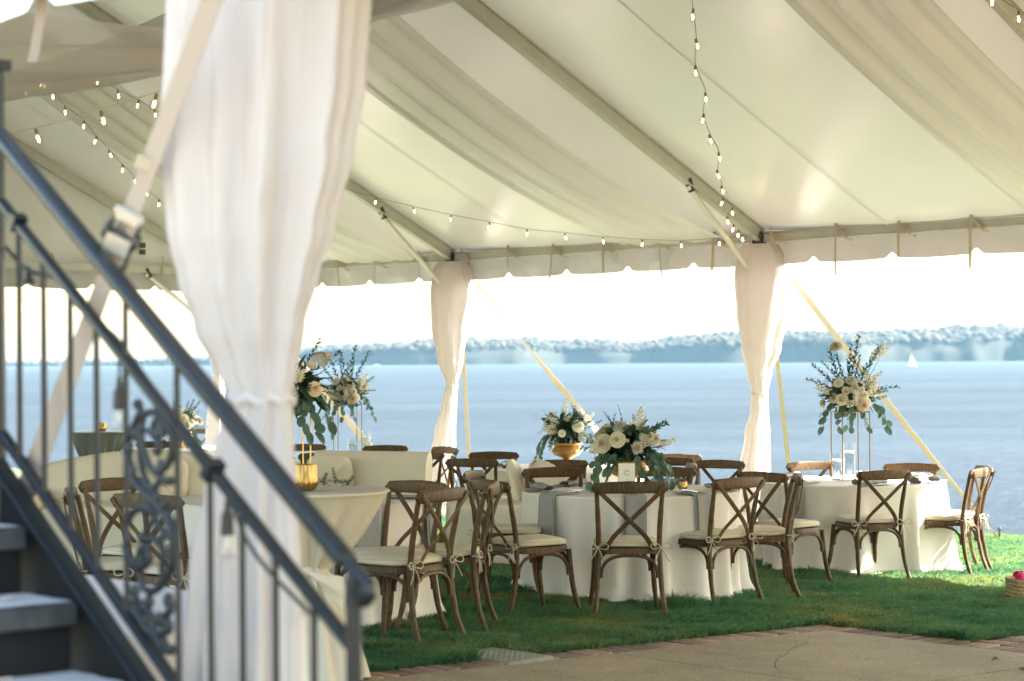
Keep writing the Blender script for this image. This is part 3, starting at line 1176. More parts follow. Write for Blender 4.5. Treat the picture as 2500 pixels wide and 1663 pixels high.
def swag(label, bmid, dl, dr, e, sag, seed, e_end=None):
    mb = MB()
    rs = random.Random(seed)
    ph = [rs.uniform(0, 6.28) for _ in range(6)]

    def fn(u, v):
        a = e + (RIDGE - e) * (0.005 + 0.99 * v)
        w = 1.0
        b = bmid + (dl + (dr - dl) * u)
        s = sag * 4 * v * (1 - v)
        fold = 0.040 * sin(2 * pi * (3.6 * u + 0.25 * sin(2.5 * v + ph[0])) + ph[1]) + 0.024 * sin(2 * pi * (7.3 * u + 0.3 * v) + ph[2]) + 0.02 * fbm(u * 9, v * 2.0, seed, 2)
        edge = 0.07 * (abs(2 * u - 1) ** 3)
        return ND(a, b, roof_h(a) - 0.11 - s + (fold + edge) * (0.25 + 0.9 * sin(pi * min(1, max(0, v)))))
    mb.grid(fn, 90, 60)
    o = mb.obj('ceiling_swag', M['sheer'], None, sharp=0)
    return tag(o, label, 'ceiling drape', 'sheer liner swags under the tent roof')


bm_ = [BKS[k] + BAY / 2 for k in range(6)]
swag('sheer white swag sagging under the roof left of the long middle rafter', bm_[1], 0.5, 2.0, EA, 0.44, 1)
swag('sheer white swag crossing the upper right corner of the ceiling', bm_[2], 1.05, 2.35, EA, 0.44, 2)
swag('sheer white swag seen just right of the big near drape below the roof edge', bm_[0], 0.4, 1.9, EA, 0.44, 3)
swag('broad sheer swag with level folds at the upper left of the near roof slope', 0, -10.2, -6.3, NEA, 0.97, 4)
swag('sheer swag hanging on the near roof slope beside the gable end', bm_[0], -1.0, 0.8, NEA, 0.5, 5)

# ================================================================== STRING LIGHTS


def bulb_mesh():
    g = MB()
    g.lathe([(0.006, 0.0), (0.009, -0.006), (0.016, -0.016), (0.020, -0.028), (0.018, -0.040), (0.010, -0.048), (0.001, -0.050)], 10)
    s = MB()
    s.lathe([(0.001, 0.020), (0.007, 0.020), (0.008, 0.0), (0.006, -0.004)], 8)
    f = MB()
    f.tube([(0.0, 0, -0.012), (0.003, 0, -0.02), (-0.003, 0, -0.028), (0.002, 0, -0.036)], 0.005, 5)
    return g.mesh('bulb', M['bulbglass']), s.mesh('socket', M['cord']), f.mesh('filament', M['filament'])


BG, BS, BF = bulb_mesh()


def catmull(pts, n):
    out = []
    m = len(pts)
    for i in range(m - 1):
        p0, p1, p2, p3 = pts[max(0, i - 1)], pts[i], pts[i + 1], pts[min(m - 1, i + 2)]
        for k in range(n):
            t_ = k / n
            out.append(0.5 * ((2 * p1) + (p2 - p0) * t_ + (2 * p0 - 5 * p1 + 4 * p2 - p3) * t_ ** 2 + (3 * p1 - p0 - 3 * p2 + p3) * t_ ** 3))
    out.append(pts[-1])
    return out


def string_lights(label, pix, z0, z1, ext=(), scale=1.0, cordm='cord', lead=None):
    pts = [P(*D(x, y), z0 + (z1 - z0) * i / max(1, len(pix) - 1)) for i, (x, y) in enumerate(pix)]
    root = thing('string_lights', label, 'string lights', (0, 0, 0), 0, 'warm bulb strings under the tent roof')
    wp = [p + Vector((0, 0, 0.045 * scale)) for p in pts]
    full = ([lead] if lead is not None else []) + wp + list(ext)
    w = MB()
    w.tube(catmull(full, 5), 0.0035 * max(1, scale * 0.8), 4)
    w.obj('wire', M[cordm], root)
    for p in pts:
        rot = (random.uniform(-0.35, 0.35), random.uniform(-0.35, 0.35), random.uniform(0, 6))
        b_ = put('bulb', BG, root, p + Vector((0, 0, 0.02 * scale)), rot)
        b_.scale = (scale,) * 3
        put('socket', BS, b_)
        put('filament', BF, b_)
    return root


string_lights('string of lit bulbs hanging from the ceiling down to the right drape post',
              [(1590, -60), (1592, -12), (1595, 38), (1603, 106), (1601, 167), (1624, 228), (1619, 277), (1634, 324), (1655, 365), (1652, 405), (1662, 440), (1664, 468), (1686, 490), (1675, 510), (1688, 528), (1700, 541), (1708, 550)],
              12.2, 20.4, ext=[ND(EA - 0.1, BKS[2], EH + 0.02)], lead=ND(RIDGE, -9.2, 5.5), scale=1.25)
string_lights('long shallow string of bulbs between the two far drape posts',
              [(780, 442), (865, 465), (952, 486), (1038, 505), (1126, 522), (1213, 538), (1301, 547), (1388, 556), (1478, 562), (1567, 565), (1655, 560)],
              22.4, 20.6, ext=[ND(EA - 0.12, BKS[2], EH + 0.0)], lead=P(*D(700, 415), 22.6), scale=1.15)
string_lights('dotted string of small bulbs running down the roof at the far left',
              [(96, 195), (122, 222), (150, 258), (193, 291), (221, 326), (252, 357), (282, 391), (310, 418), (335, 446), (366, 470), (395, 492)], 17.5, 24.5, scale=1.35)
string_lights('short bulb string slanting down beside the near strap',
              [(225, 190), (272, 220), (318, 243), (356, 264), (400, 288)], 17.5, 19.5, scale=1.2)
string_lights('nearer string of three larger clear bulbs rising to the right at the upper left',
              [(-60, 345), (85, 318), (235, 277), (358, 238), (470, 208)], 11.0, 10.0, scale=1.25, cordm='cordwhite')
string_lights('single bulb string by the rafter in the top right corner',
              [(2235, -30), (2285, 5), (2345, 42), (2410, 75)], 12.0, 13.0, scale=1.2)
string_lights('bulb string glimpsed through the sheer swag at the upper left',
              [(60, 215), (102, 198), (190, 174), (285, 152), (380, 128)], 16.0, 14.5, scale=1.3)

# ================================================================== STRAPS AND GUY LINES
outv = nv3


def strap(label, pts, w, m, twist, sag=0.05, group='webbing guy straps of the tent'):
    t_ = thing('guy_strap', label, 'strap', (0, 0, 0), 0, group)
    mb = MB()
    A, B = Vector(pts[0]), Vector(pts[-1])
    n = 60
    ax = (B - A).normalized()
    view = Vector((0, 1, 0))
    s0 = ax.cross(view).normalized()
    s1 = ax.cross(s0).normalized()
    vs = []
    for i in range(n + 1):
        f = i / n
        p = A + (B - A) * f + Vector((0, 0, -sag * sin(pi * f)))
        an = twist(f)
        sd_ = s0 * cos(an) + s1 * sin(an)
        th = s0 * (-sin(an)) + s1 * cos(an)
        vs += [p - sd_ * w / 2 - th * 0.001, p + sd_ * w / 2 - th * 0.001, p + sd_ * w / 2 + th * 0.001, p - sd_ * w / 2 + th * 0.001]
    fs = []
    for i in range(n):
        for k in range(4):
            fs.append((4 * i + k, 4 * i + (k + 1) % 4, 4 * i + 4 + (k + 1) % 4, 4 * i + 4 + k))
    mb.add(vs, fs)
    mb.obj('webbing', m, t_)
    stake = MB()
    stake.tube([B + Vector((0, 0, 0.12)), B - Vector((0, 0, 0.3))], 0.014, 8)
    stake.ball(B + Vector((0, 0, 0.12)), 0.022, 8, 5)
    stake.obj('stake', M['steel'], t_)
    return t_, A, B, ax, s0, s1


# near strap with ratchet: from the near post head out to a stake by the stairs
A = P(*D(602, -300), 4.82)
Bp = P(*D(40, 1180), 5.60)
dirn = (Bp - A)
k_ = (A.z - gz(-1.5, 4.9)) / (A.z - Bp.z)
Bg = A + dirn * k_
nst, A_, B_, ax_, s0_, s1_ = strap('wide beige ratchet strap slanting across the near drape and stair railing', [A, Bg], 0.068, M['web'], lambda f: 0.15 + 0.45 * sin(4.0 * f + 0.4), 0.0)
# ratchet buckle


def on_strap(px, py):
    best = min(range(601), key=lambda i: (lambda p: abs((p.z - CAMH) / p.y * FPX + py - HOR))(A_ + (B_ - A_) * (i / 600)))
    return A_ + (B_ - A_) * (best / 600)


c0, c1 = on_strap(*D(265, 490)), on_strap(*D(250, 605))
mid = (c0 + c1) / 2
Lr = (c1 - c0).length
toward = Vector((0, -1, 0))
toward = (toward - ax_ * toward.dot(ax_)).normalized()
sv = ax_.cross(toward).normalized()
R = Matrix((ax_, sv, toward)).transposed()
rb = MB()
for s_ in (-1, 1):
    rb.box(mid + sv * s_ * 0.037 + toward * 0.012, (Lr, 0.005, 0.035), R)
    rb.tube([mid + sv * s_ * 0.042 - ax_ * 0.02 - sv * 0.006 + toward * 0.015, mid + sv * s_ * 0.042 - ax_ * 0.02 + sv * 0.006 + toward * 0.015], 0.024, 12)
for q in (-0.42, -0.15, 0.2, 0.45):
    rb.tube([mid + ax_ * Lr * q - sv * 0.04 + toward * 0.012, mid + ax_ * Lr * q + sv * 0.04 + toward * 0.012], 0.009, 8)
rat = bevel(rb.obj('ratchet', M['steel'], nst), 0.002, 1)
rb = MB()
rb.box(mid + ax_ * Lr * 0.02 + toward * 0.03, (Lr * 0.32, 0.07, 0.004), R)
rb.box(mid - ax_ * Lr * 0.5 + toward * 0.014, (0.03, 0.082, 0.02), R)
rb.obj('ratchet_handle', M['alu'], rat)
tail = MB()
tp = on_strap(*D(330, 375))
tail.box(tp + toward * 0.004, (0.035, 0.074, 0.004), R)
tail.obj('strap_wrap', M['webwhite'], nst)

strap('pale strap running from the right drape post down past the tall flowers', [ND(EA + 0.1, BKS[2] + 0.08, EH - 0.15), G(2440, 1318)], 0.062, M['webwhite'], lambda f: 0.2 + 1.25 * max(0, f - 0.45) / 0.55)
strap('pale strap running from the middle far post down behind the urn flowers', [ND(EA + 0.1, BKS[1] + 0.08, EH - 0.1), G(1640, 1262)], 0.075, M['webwhite'], lambda f: 0.5 + 1.0 * sin(7 * f))
strap('pale strap from the far corner post passing behind the tall flowers at left', [ND(EA + 0.1, BKS[0] + 0.08, EH - 0.1), G(1020, 1222)], 0.09, M['webwhite'], lambda f: 0.2)
strap('thin white cord dropping steeply right of the middle far drape', [ND(EA + 0.15, BKS[1] - 0.05, EH - 0.1), G(1152, 1245)], 0.05, M['webwhite'], lambda f: 0.2, group='steep guy cords behind the drapes')
strap('thin cream cord dropping steeply right of the sunlit right drape', [ND(EA + 0.15, BKS[2] - 0.05, EH - 0.1), G(1940, 1262)], 0.05, M['webwhite'], lambda f: 0.2, group='steep guy cords behind the drapes')

# ================================================================== CHAIRS


def bez(pts, n=8):
    return catmull([Vector(p) for p in pts], n)


def superell(th, hx, hy0, hy1, e=0.62):
    c, s = cos(th), sin(th)
    x = hx * abs(c) ** e * (1 if c > 0 else -1)
    y = (hy1 if s > 0 else hy0) * abs(s) ** e * (1 if s > 0 else -1)
    return x, y


def make_chair():
    root = thing('cross_back_chair', 'chair', 'chair')
    w = M['wood']
    for s in (-1, 1):
        m = MB()
        m.tube(bez([(s * .232, -.300, 0), (s * .212, -.243, .16), (s * .199, -.212, .40), (s * .198, -.222, .56), (s * .206, -.255, .72), (s * .214, -.282, .84)], 5), [0.0160] * 6 + [0.0178] * 14 + [0.0155] * 6, 9)
        m.obj('rear_leg', w, root)
        m = MB()
        m.tube(bez([(s * .228, .262, 0), (s * .205, .213, .18), (s * .190, .188, .43)], 6), [0.0152] * 5 + [0.0178] * 8, 9)
        m.obj('front_leg', w, root)
    m = MB()                                   # bent seat hoop
    n = 40
    vs, fs = [], []
    for i in range(n):
        th = 2 * pi * i / n
        xo, yo = superell(th, .222, .225, .225)
        xi, yi = superell(th, .180, .185, .185)
        vs += [(xo, yo, .415), (xo, yo, .448), (xo * .975, yo * .975, .455), (xi, yi, .455), (xi, yi, .415)]
    for i in range(n):
        j = (i + 1) % n
        for k in range(5):
            fs.append((5 * i + k, 5 * j + k, 5 * j + (k + 1) % 5, 5 * i + (k + 1) % 5))
    m.add(vs, fs)
    m.obj('seat_frame', w, root)
    m = MB()
    m.add([Vector((*superell(2 * pi * i / n, .19, .195, .195), .447)) for i in range(n)], [tuple(range(n))])
    m.obj('seat_panel', w, root)
    m = MB()                                   # curved top rail

    def rail(u, v):
        x = (u - 0.5) * 2
        hh = 0.041 - 0.006 * abs(x) - 0.028 * max(0, abs(x) - 0.94) / 0.06
        th = 2 * pi * v
        cz = 0.848 + 0.006 * (1 - x * x)
        yy = -0.292 - 0.034 * (1 - x * x)
        tk = 0.0135
        e = 0.6
        return Vector((x * 0.248, yy + tk * abs(cos(th)) ** e * (1 if cos(th) > 0 else -1), cz + hh * abs(sin(th)) ** e * (1 if sin(th) > 0 else -1)))
    vs = [rail(i / 22, k / 14) for i in range(23) for k in range(14)]
    fs = [(i * 14 + k, i * 14 + (k + 1) % 14, (i + 1) * 14 + (k + 1) % 14, (i + 1) * 14 + k) for i in range(22) for k in range(14)]
    fs += [tuple(range(14)), tuple(reversed([22 * 14 + k for k in range(14)]))]
    m.add(vs, fs)
    m.obj('top_rail', w, root)
    for s in (-1, 1):                          # crossed straps
        m = MB()
        o_ = 0.006 * s
        pts = bez([(s * .228, -.318 , .862), (s * .18, -.322, .81), (s * .02, -.300 + o_, .655), (-s * .10, -.262 + o_, .535), (-s * .158, -.232, .440)], 5)
        m.tube(pts, 0.0165, 8, flat=(0.32, 1.0), up=(0, 1, 0.35))
        m.obj('cross_strap', w, root)
    m = MB()
    for p in ((.0, -.312, .642), (.222, -.331, .852), (-.222, -.331, .852), (.152, -.246, .447), (-.152, -.246, .447)):
        m.ball(p, (.007, .004, .007), 6, 4)
    m.obj('bolt', M['steel'], root)
    arcs = [((-.206, -.226), (.206, -.226)), ((-.198, .202), (.198, .202)), ((-.206, -.226), (-.198, .202)), ((.206, -.226), (.198, .202))]
    for (p, q) in arcs:
        m = MB()
        p, q = Vector((*p, 0)), Vector((*q, 0))
        pts = []
        for i in range(19):
            th = pi * i / 18
            c, s = cos(th), sin(th)
            f = 0.5 - 0.5 * abs(c) ** 0.75 * (1 if c > 0 else -1)
            f = 0.055 + 0.89 * f
            pp = p + (q - p) * f
            pts.append((pp.x, pp.y, .262 + .145 * abs(s) ** 0.75))
        m.tube(pts, 0.0115, 7)
        m.obj('arch_brace', w, root)
    m = MB()                                   # cushion

    def cu(u, v):
        th = 2 * pi * u
        lv = [(0.0, .457), (.86, .458), (.97, .463), (1.0, .478), (.97, .492), (.86, .503), (.5, .510), (0.0, .512)][int(round(v * 7))]
        x, y = superell(th, .212, .212, .215, 0.55)
        return Vector((x * lv[0], y * lv[0], lv[1] + 0.004 * sin(3 * th + 1) * lv[0]))
    m.grid(cu, 40, 8, closed=True)
    cush = m.obj('cushion', M['cushion'], root, sharp=0)
    m = MB()
    for zz in (.468, .489):
        m.tube([Vector((*[c * 0.995 for c in superell(2 * pi * i / 40, .212, .212, .215, 0.55)], zz)) for i in range(41)], 0.0035, 4)
    m.obj('piping', M['tie'], cush)
    for s in (-1, 1):                          # bow ties
        m = MB()
        c = Vector((s * .205, -.238, .462))
        for t_ in (-1, 1):
            m.tube(bez([c, c + Vector((t_ * .035, -.012, .028)), c + Vector((t_ * .068, -.018, .012)), c + Vector((t_ * .05, -.02, -.012)), c], 5), 0.0036, 4)
            m.tube(bez([c, c + Vector((t_ * .02, -.015, -.04)), c + Vector((t_ * .045 + s * .01, -.02, -.095))], 4), 0.0036, 4)
        m.ball(c + Vector((0, -.006, 0)), 0.010, 6, 4)
        m.tube([c + Vector((0, -.002, 0)), c + Vector((s * .01, .03, .002)), c + Vector((-s * .02, .05, .01))], 0.0045, 4)
        m.obj('tie_bow', M['tie'], root)
    return root


CH0 = make_chair()
CH_USED = [False]


def chair(dx, dy, fx, fy, label, h=0.905, sr=None, at=None):
    """top rail middle seen at display place (dx,dy); faces (fx,fy)"""
    l = sqrt(fx * fx + fy * fy)
    fx, fy = fx / l, fy / l
    if at is None:
        p = G(*D(dx, dy), h)
        x, y = p.x + fx * 0.315, p.y + fy * 0.315
    else:
        x, y = at
    o = copy_tree(CH0) if CH_USED[0] else CH0
    CH_USED[0] = True
    o.location = (x, y, gz(x, y) - 0.005)
    o.scale = (1.02, 1.02, 1.02)
    sx, sy = -0.03 * NV.x, -0.03 * NV.y
    o.rotation_euler = (0, 0, atan2(-fx, fy))
    tag(o, label, 'chair', 'wooden cross back chairs around the dining tables')
    return o


# round table under the centre arrangement
TC = Vector((0.88, 14.92))
TR = Vector((2.99, 17.55))
TL = Vector((-1.38, 12.95))
TM = Vector((0.54, 19.9))
TA = Vector((-1.85, 22.1))
TF = Vector((-4.15, 25.0))
chair(1450, 1106, -0.03, 1, 'wooden chair seen square from behind at the centre front table')
chair(1703, 1098, -0.62, .8, 'wooden chair at right of the centre table, back turned half left to camera')
chair(1122, 1100, .83, .50, 'wooden chair left of the centre table facing right, seat tucked under cloth')
chair(1272, 1077, .25, -.96, 'wooden chair on the far side of the centre table left of the flowers')
chair(1533, 1077, -.35, -.94, 'wooden chair on the far side of the centre table right of the flowers')
chair(1838, 1092, -1, .06, 'wooden chair seen edge-on between the centre and right tables')
chair(1086, 1082, .92, -.25, 'wooden chair behind the left-hand chair of the centre table')
chair(2037, 1081, -.34, .94, 'wooden chair in front of the right table with the tall flowers')
chair(1752, 1083, .72, .68, 'wooden chair left of the right table facing away to the lake')
chair(1862, 1063, .42, -.9, 'sunlit wooden chair at far left of the right table by the flower stand')
chair(2098, 1068, -.30, -.95, 'sunlit wooden chair on the far side of the right table')
chair(2257, 1078, -.80, .46, 'sunlit wooden chair at the right end of the right table, nearer one')
chair(2268, 1074, -.93, -.05, 'sunlit wooden chair at the right end of the right table, farther one')
# second row table with gold urn
chair(1290, 1056, .05, 1, 'dark wooden chair in front of the gold urn table')
chair(1594, 1068, -1, -.05, 'wooden chair seen edge-on at the right side of the gold urn table')
chair(1659, 1061, -.55, -.85, 'wooden chair turned three quarters right of the gold urn table')
chair(1540, 1055, -.35, -.95, 'bright sunlit wooden chair on the far side of the gold urn table')
chair(1560, 1043, .25, 1, 'wooden chair farthest behind the gold urn table')
chair(1137, 1041, -.10, -1, 'wooden chair against the lake left of the gold urn table')
chair(1085, 1053, .30, 1, 'wooden chair with its back to camera left of the urn table')
chair(1044, 1046, 1, .05, 'wooden chair seen edge-on in the row left of the urn table')
# far left table with the farther tall flowers
chair(967, 1039, -.25, 1, 'wooden chair with a clear cross back in front of the middle drape')
chair(1026, 1030, -.8, -.55, 'sunlit wooden chair touching the foot of the middle far drape')
chair(888, 1026, -.12, -1, 'orange sunlit wooden chair behind the second tall flower stand')
chair(745, 1040, .1, 1, 'dark wooden chair behind the cream sofa back')
chair(698, 1023, .3, -1, 'sunlit wooden chair peeping out right of the big near drape')
chair(458, 988, -.35, -.95, 'wooden chair at the far left flower table by the drape edge')
chair(362, 1014, .15, 1, 'dark wooden chair before the far left flower table behind the ironwork')
# near left table
chair(1022, 1124, -.85, .53, 'nearest wooden chair with square seat, pulled out at the left table')
chair(1136, 1112, -.98, .12, 'wooden chair seen edge-on behind the nearest chair')
chair(963, 1110, -.62, -.75, 'wooden chair on the far right side of the left table')
chair(334, 1132, .55, .85, 'wooden chair seen from behind through the scroll ironwork')
chair(160, 1120, 1, .15, 'wooden chair seen side-on behind the stair balusters')
chair(256, 1100, .70, -.6, 'wooden chair behind the balusters facing the left table')
chair(0, 0, -.9, .35, 'dark wooden chair partly hidden behind the grey cocktail table', at=(P(200, 1000, 21).x, 21.6))

# ================================================================== TABLES


def cloth_table(c, R, h, seed, label, nf=20, hem=0.15, flare=0.06):
    x, y = c
    root = thing('round_table', label, 'table', (x, y, gz(x, y)), 0, 'round dining tables under white cloths')
    rs = random.Random(seed)
    fl = sorted([rs.uniform(0, 2 * pi) for _ in range(nf)])
    wd = [rs.uniform(0.045, 0.12) for _ in fl]
    am = [rs.uniform(0.5, 1.3) for _ in fl]
    sx, sy = -0.03 * NV.x, -0.03 * NV.y

    def fold(th, v):
        f = 0
        for q, w, a in zip(fl, wd, am):
            d = (th - q + pi) % (2 * pi) - pi
            ww = w * (0.8 + 0.5 * v)
            f += a * math.exp(-(d / ww) ** 2)
        return 1.25 * math.tanh(f / 1.25)

    def fn(u, v):
        th = 2 * pi * u
        if v < 0.2:                       # top
            r = R * v / 0.2
            return Vector((r * cos(th), r * sin(th), h + 0.004 * fbm(r * cos(th) * 3, r * sin(th) * 3, seed, 2)))
        if v < 0.26:
            k = (v - 0.2) / 0.06
            r = R + 0.012 * sin(k * pi / 2)
            return Vector((r * cos(th), r * sin(th), h - 0.014 * (1 - cos(k * pi / 2))))
        k = (v - 0.26) / 0.74
        z = (h - 0.014) * (1 - k) + 0.012
        a = fold(th, k)
        r = R + 0.012 + (hem * a - 0.075) * k ** 1.0 + 0.012 * sin(5 * th + seed) * k + 0.012 * fbm(cos(th) * 2.2, sin(th) * 2.2, k * 2.0 + seed, 3) * k
        kk = max(0, k - 0.86) / 0.14
        r += flare * kk ** 2 * (0.5 + 0.9 * fbm(cos(th) * 3.1 + 7, sin(th) * 3.1, seed, 2)) + 0.02 * kk * sin(15 * th + 5 * sin(3 * th))
        xx, yy = r * cos(th), r * sin(th)
        return Vector((xx, yy, z + (sx * xx + sy * yy) * k))
    mb = MB()
    mb.grid(fn, 190, 52, closed=True)
    mb.obj('tablecloth', M['linen'], root, sharp=0)
    return root


cloth_table(TC, .80, .76, 1, 'round white-clothed table at centre front under the low flower urn')
cloth_table(TR, .80, .76, 2, 'round white-clothed table at right, its right side in bright sun')
cloth_table(TL, .82, .76, 3, 'round white-clothed table at left with grey napkins behind the nearest chair')
cloth_table(TM, .80, .76, 4, 'round white-clothed table in the second row under the gold urn')
cloth_table(TA, .80, .76, 5, 'round white-clothed table behind the cream sofa with tall flowers')
cloth_table(TF, .80, .76, 6, 'round white-clothed table far left behind the scroll ironwork')


def cocktail(px, py_top, z, R, mat, label, zt, h=1.07, low=0.22):
    p = P(px, py_top, z)
    base = Vector((p.x, z, gz(p.x, z)))
    h = p.z - base.z
    root = thing('cocktail_table', label, 'cocktail table', base, 0, 'tall cocktail tables with tied linens')
    mb = MB()

    def fn(u, v):
        th = 2 * pi * u
        q_ = 7.5 * th + 1.1 * sin(2 * th)
        pl = 1.5 - 2.6 * abs(sin(q_)) ** 0.55 + 0.4 * sin(23 * th + 1)
        if v < 0.12:
            r = R * v / 0.12
            return Vector((r * cos(th), r * sin(th), h))
        if v < 0.16:
            k = (v - 0.12) / 0.04
            return Vector(((R + 0.006) * cos(th), (R + 0.006) * sin(th), h - 0.012 * k))
        if v < 0.6:
            k = (v - 0.16) / 0.44
            r = R * (1 - k) ** 0.8 + 0.075 * k
            r *= 1 + (0.30 * k ** 1.2) * pl * 0.5
            return Vector((r * cos(th), r * sin(th), h - 0.012 - (zt - 0.012) * k ** 1.15))
        k = (v - 0.6) / 0.4
        r = 0.075 + (low) * k ** 0.8
        r *= 1 + (0.10 + 0.10 * (1 - k)) * pl * 0.5
        return Vector((r * cos(th), r * sin(th), (h - zt) * (1 - k) + 0.01))
    mb.grid(fn, 200, 60, closed=True)
    mb.obj('tied_linen', mat, root, sharp=0)
    kb = MB()
    c = Vector((0.0, -0.085, h - zt))
    for s in (-1, 1):
        def lobe(u, v, s=s):
            a_ = (u - 0.5) * 1.5
            l_ = 0.17 * (R / 0.3) ** 0.5 * v
            return c + Vector((s * l_ * cos(a_ * 0.6), -0.02 - 0.035 * sin(pi * v) * cos(a_ * 2.5), -l_ * 0.55 + (u - 0.5) * 0.16 * v + 0.01 * sin(9 * u)))
        kb.grid(lobe, 9, 8)
    kb.ball(c, (0.035, 0.03, 0.035), 10, 8)
    kb.lathe([(0.078, -0.02), (0.090, 0), (0.078, 0.02)], 20, (0, 0, h - zt))
    kb.obj('linen_bow', mat, root, sharp=0)
    return root, base + Vector((0, 0, h))


ct1, ct1top = cocktail(752, 1196, 10.0, .405, M['sage'], 'tall cocktail table in ivory linen right of the big near drape', 0.40, low=0.21)
ct2, ct2top = cocktail(241, 1053, 20.5, .30, M['greylinen'], 'tall cocktail table in tied grey satin by the lake at left', 0.42, low=0.26)
# white-clothed serving table beyond the stair rail
p0 = G(195, 1398, 0.80)
p1 = G(430, 1434, 0.80)
wt = thing('serving_table', 'long white-clothed table just beyond the lower stair railing', 'table', (p0.x, p0.y, gz(p0.x, p0.y)))
mb = MB()
dx_ = (p1 - p0)
dx_.z = 0
dx_.normalize()
nx_ = Vector((dx_.y, -dx_.x, 0))
if nx_.y > 0:
    nx_ = -nx_


def wt_fn(u, v):
    lo, hi = -0.5, 1.35
    w = 0.76
    per = 2 * ((hi - lo) + w)
    s = u * per
    if s < hi - lo:
        q = Vector((lo + s, 0))
    elif s < hi - lo + w:
        q = Vector((hi, s - (hi - lo)))
    elif s < 2 * (hi - lo) + w:
        q = Vector((hi - (s - (hi - lo) - w), w))
    else:
        q = Vector((lo, w - (s - 2 * (hi - lo) - w)))
    c = Vector(((lo + hi) / 2, w / 2))
    if v < 0.3:
        k = v / 0.3
        z = 0.80
        qq = c + (q - c) * k
    else:
        k = (v - 0.3) / 0.7
        f = 1 + 0.03 * k + 0.014 * sin(s * 14) * k
        z = 0.80 * (1 - k) + 0.01
        qq = c + (q - c) * f
    return dx_ * qq.x + nx_ * qq.y + Vector((0, 0, z))


mb.grid(wt_fn, 160, 22, closed=True)
mb.obj('tablecloth', M['linen'], wt)


# napkins, cutlery, glasses


def radial(c, al, r, h=0.0):
    x, y = c.x + r * sin(al), c.y - r * cos(al)
    return Vector((x, y, gz(c.x, c.y) + h))


NAPG = 'grey napkins laid at the place settings'


def napkin_hang(c, R, deg, label, drop=0.33, w=0.17):
    al = radians(deg)
    root = radial(c, al, R, 0.766)
    mb = MB()

    def fn(u, v):
        s = v * (0.24 + drop)
        x = (u - 0.5) * w * (1 - 0.04 * sin(pi * v))
        if s < 0.22:
            y, z = 0.22 - s, 0.004 + 0.006 * sin(8 * u + 2)
        elif s < 0.26:
            k = (s - 0.22) / 0.04
            y, z = -0.022 * sin(k * pi / 2), 0.004 - 0.022 * (1 - cos(k * pi / 2))
        else:
            y, z = -0.024 - 0.05 * (s - 0.26) - 0.006 * sin(9 * u), -0.018 - (s - 0.26)
        return Vector((x, y, z))
    mb.grid(fn, 8, 30)
    n = len(mb.v)
    mb.grid(lambda u, v: fn(0.06 + 0.88 * u, v * 0.97) + Vector((0.006, 0.010 if v < 0.4 else -0.012, 0.006 if v < 0.4 else 0.0)), 8, 30)
    mb.grid(lambda u, v: fn(0.0, v) + Vector((0.006 * u, -0.012 * u, 0.006 * u * (v < 0.4))), 2, 30)
    mb.grid(lambda u, v: fn(1.0, v) + Vector((-0.004 * u, -0.012 * u, 0.006 * u * (v < 0.4))), 2, 30)
    o = mb.obj('napkin', M['napkin'], None, root, 60, (0, 0, al))
    return tag(o, label, 'napkin', NAPG)


def napkin_roll(c, R, deg, yaw, label):
    al = radians(deg)
    root = radial(c, al, R - 0.15, 0.766)
    mb = MB()

    def fn(u, v):
        x = (v - 0.5) * 0.30
        th = 2 * pi * u
        k = 1 - 0.35 * v
        return Vector((x, 0.062 * k * cos(th), max(0.002, 0.024 + 0.024 * k * sin(th) + 0.004 * sin(20 * v + th))))
    mb.grid(fn, 16, 14, closed=True)
    mb.grid(lambda u, v: Vector(((u - 0.5) * 0.28, -0.05 - 0.09 * v, 0.006 + 0.01 * sin(6 * u) * (1 - v))), 10, 5)
    o = mb.obj('napkin', M['napkin'], None, root, 60, (0, 0, al + yaw))
    return tag(o, label, 'napkin', NAPG)


def fork(c, R, deg, off, label, knife=False):
    al = radians(deg)
    p = radial(c, al, R - 0.17, 0.783)
    mb = MB()
    if knife:
        mb.box((0, 0.05, 0), (0.016, 0.11, 0.003))
        mb.tube([(0, -0.005, 0), (0, -0.11, 0)], 0.006, 6, flat=(0.5, 1))
    else:
        mb.tube([(0, -0.11, 0.002), (0, -0.02, 0.006), (0, 0.025, 0.0)], [0.007, 0.0035, 0.005], 6, flat=(0.5, 1), up=(0, 0, 1))
        for k in range(4):
            mb.tube([((k - 1.5) * 0.004, 0.025, 0.0), ((k - 1.5) * 0.0065, 0.045, -0.002), ((k - 1.5) * 0.0065, 0.085, 0.004)], 0.0014, 4)
        mb.box((0, 0.030, 0.0), (0.022, 0.014, 0.003))
    o = mb.obj('knife' if knife else 'fork', M['silver'], None, p, 40, (0.06, 0, al))
    o.location += Vector((cos(al) * off, sin(al) * off, 0))
    return tag(o, label, 'cutlery', 'cutlery on the napkins')


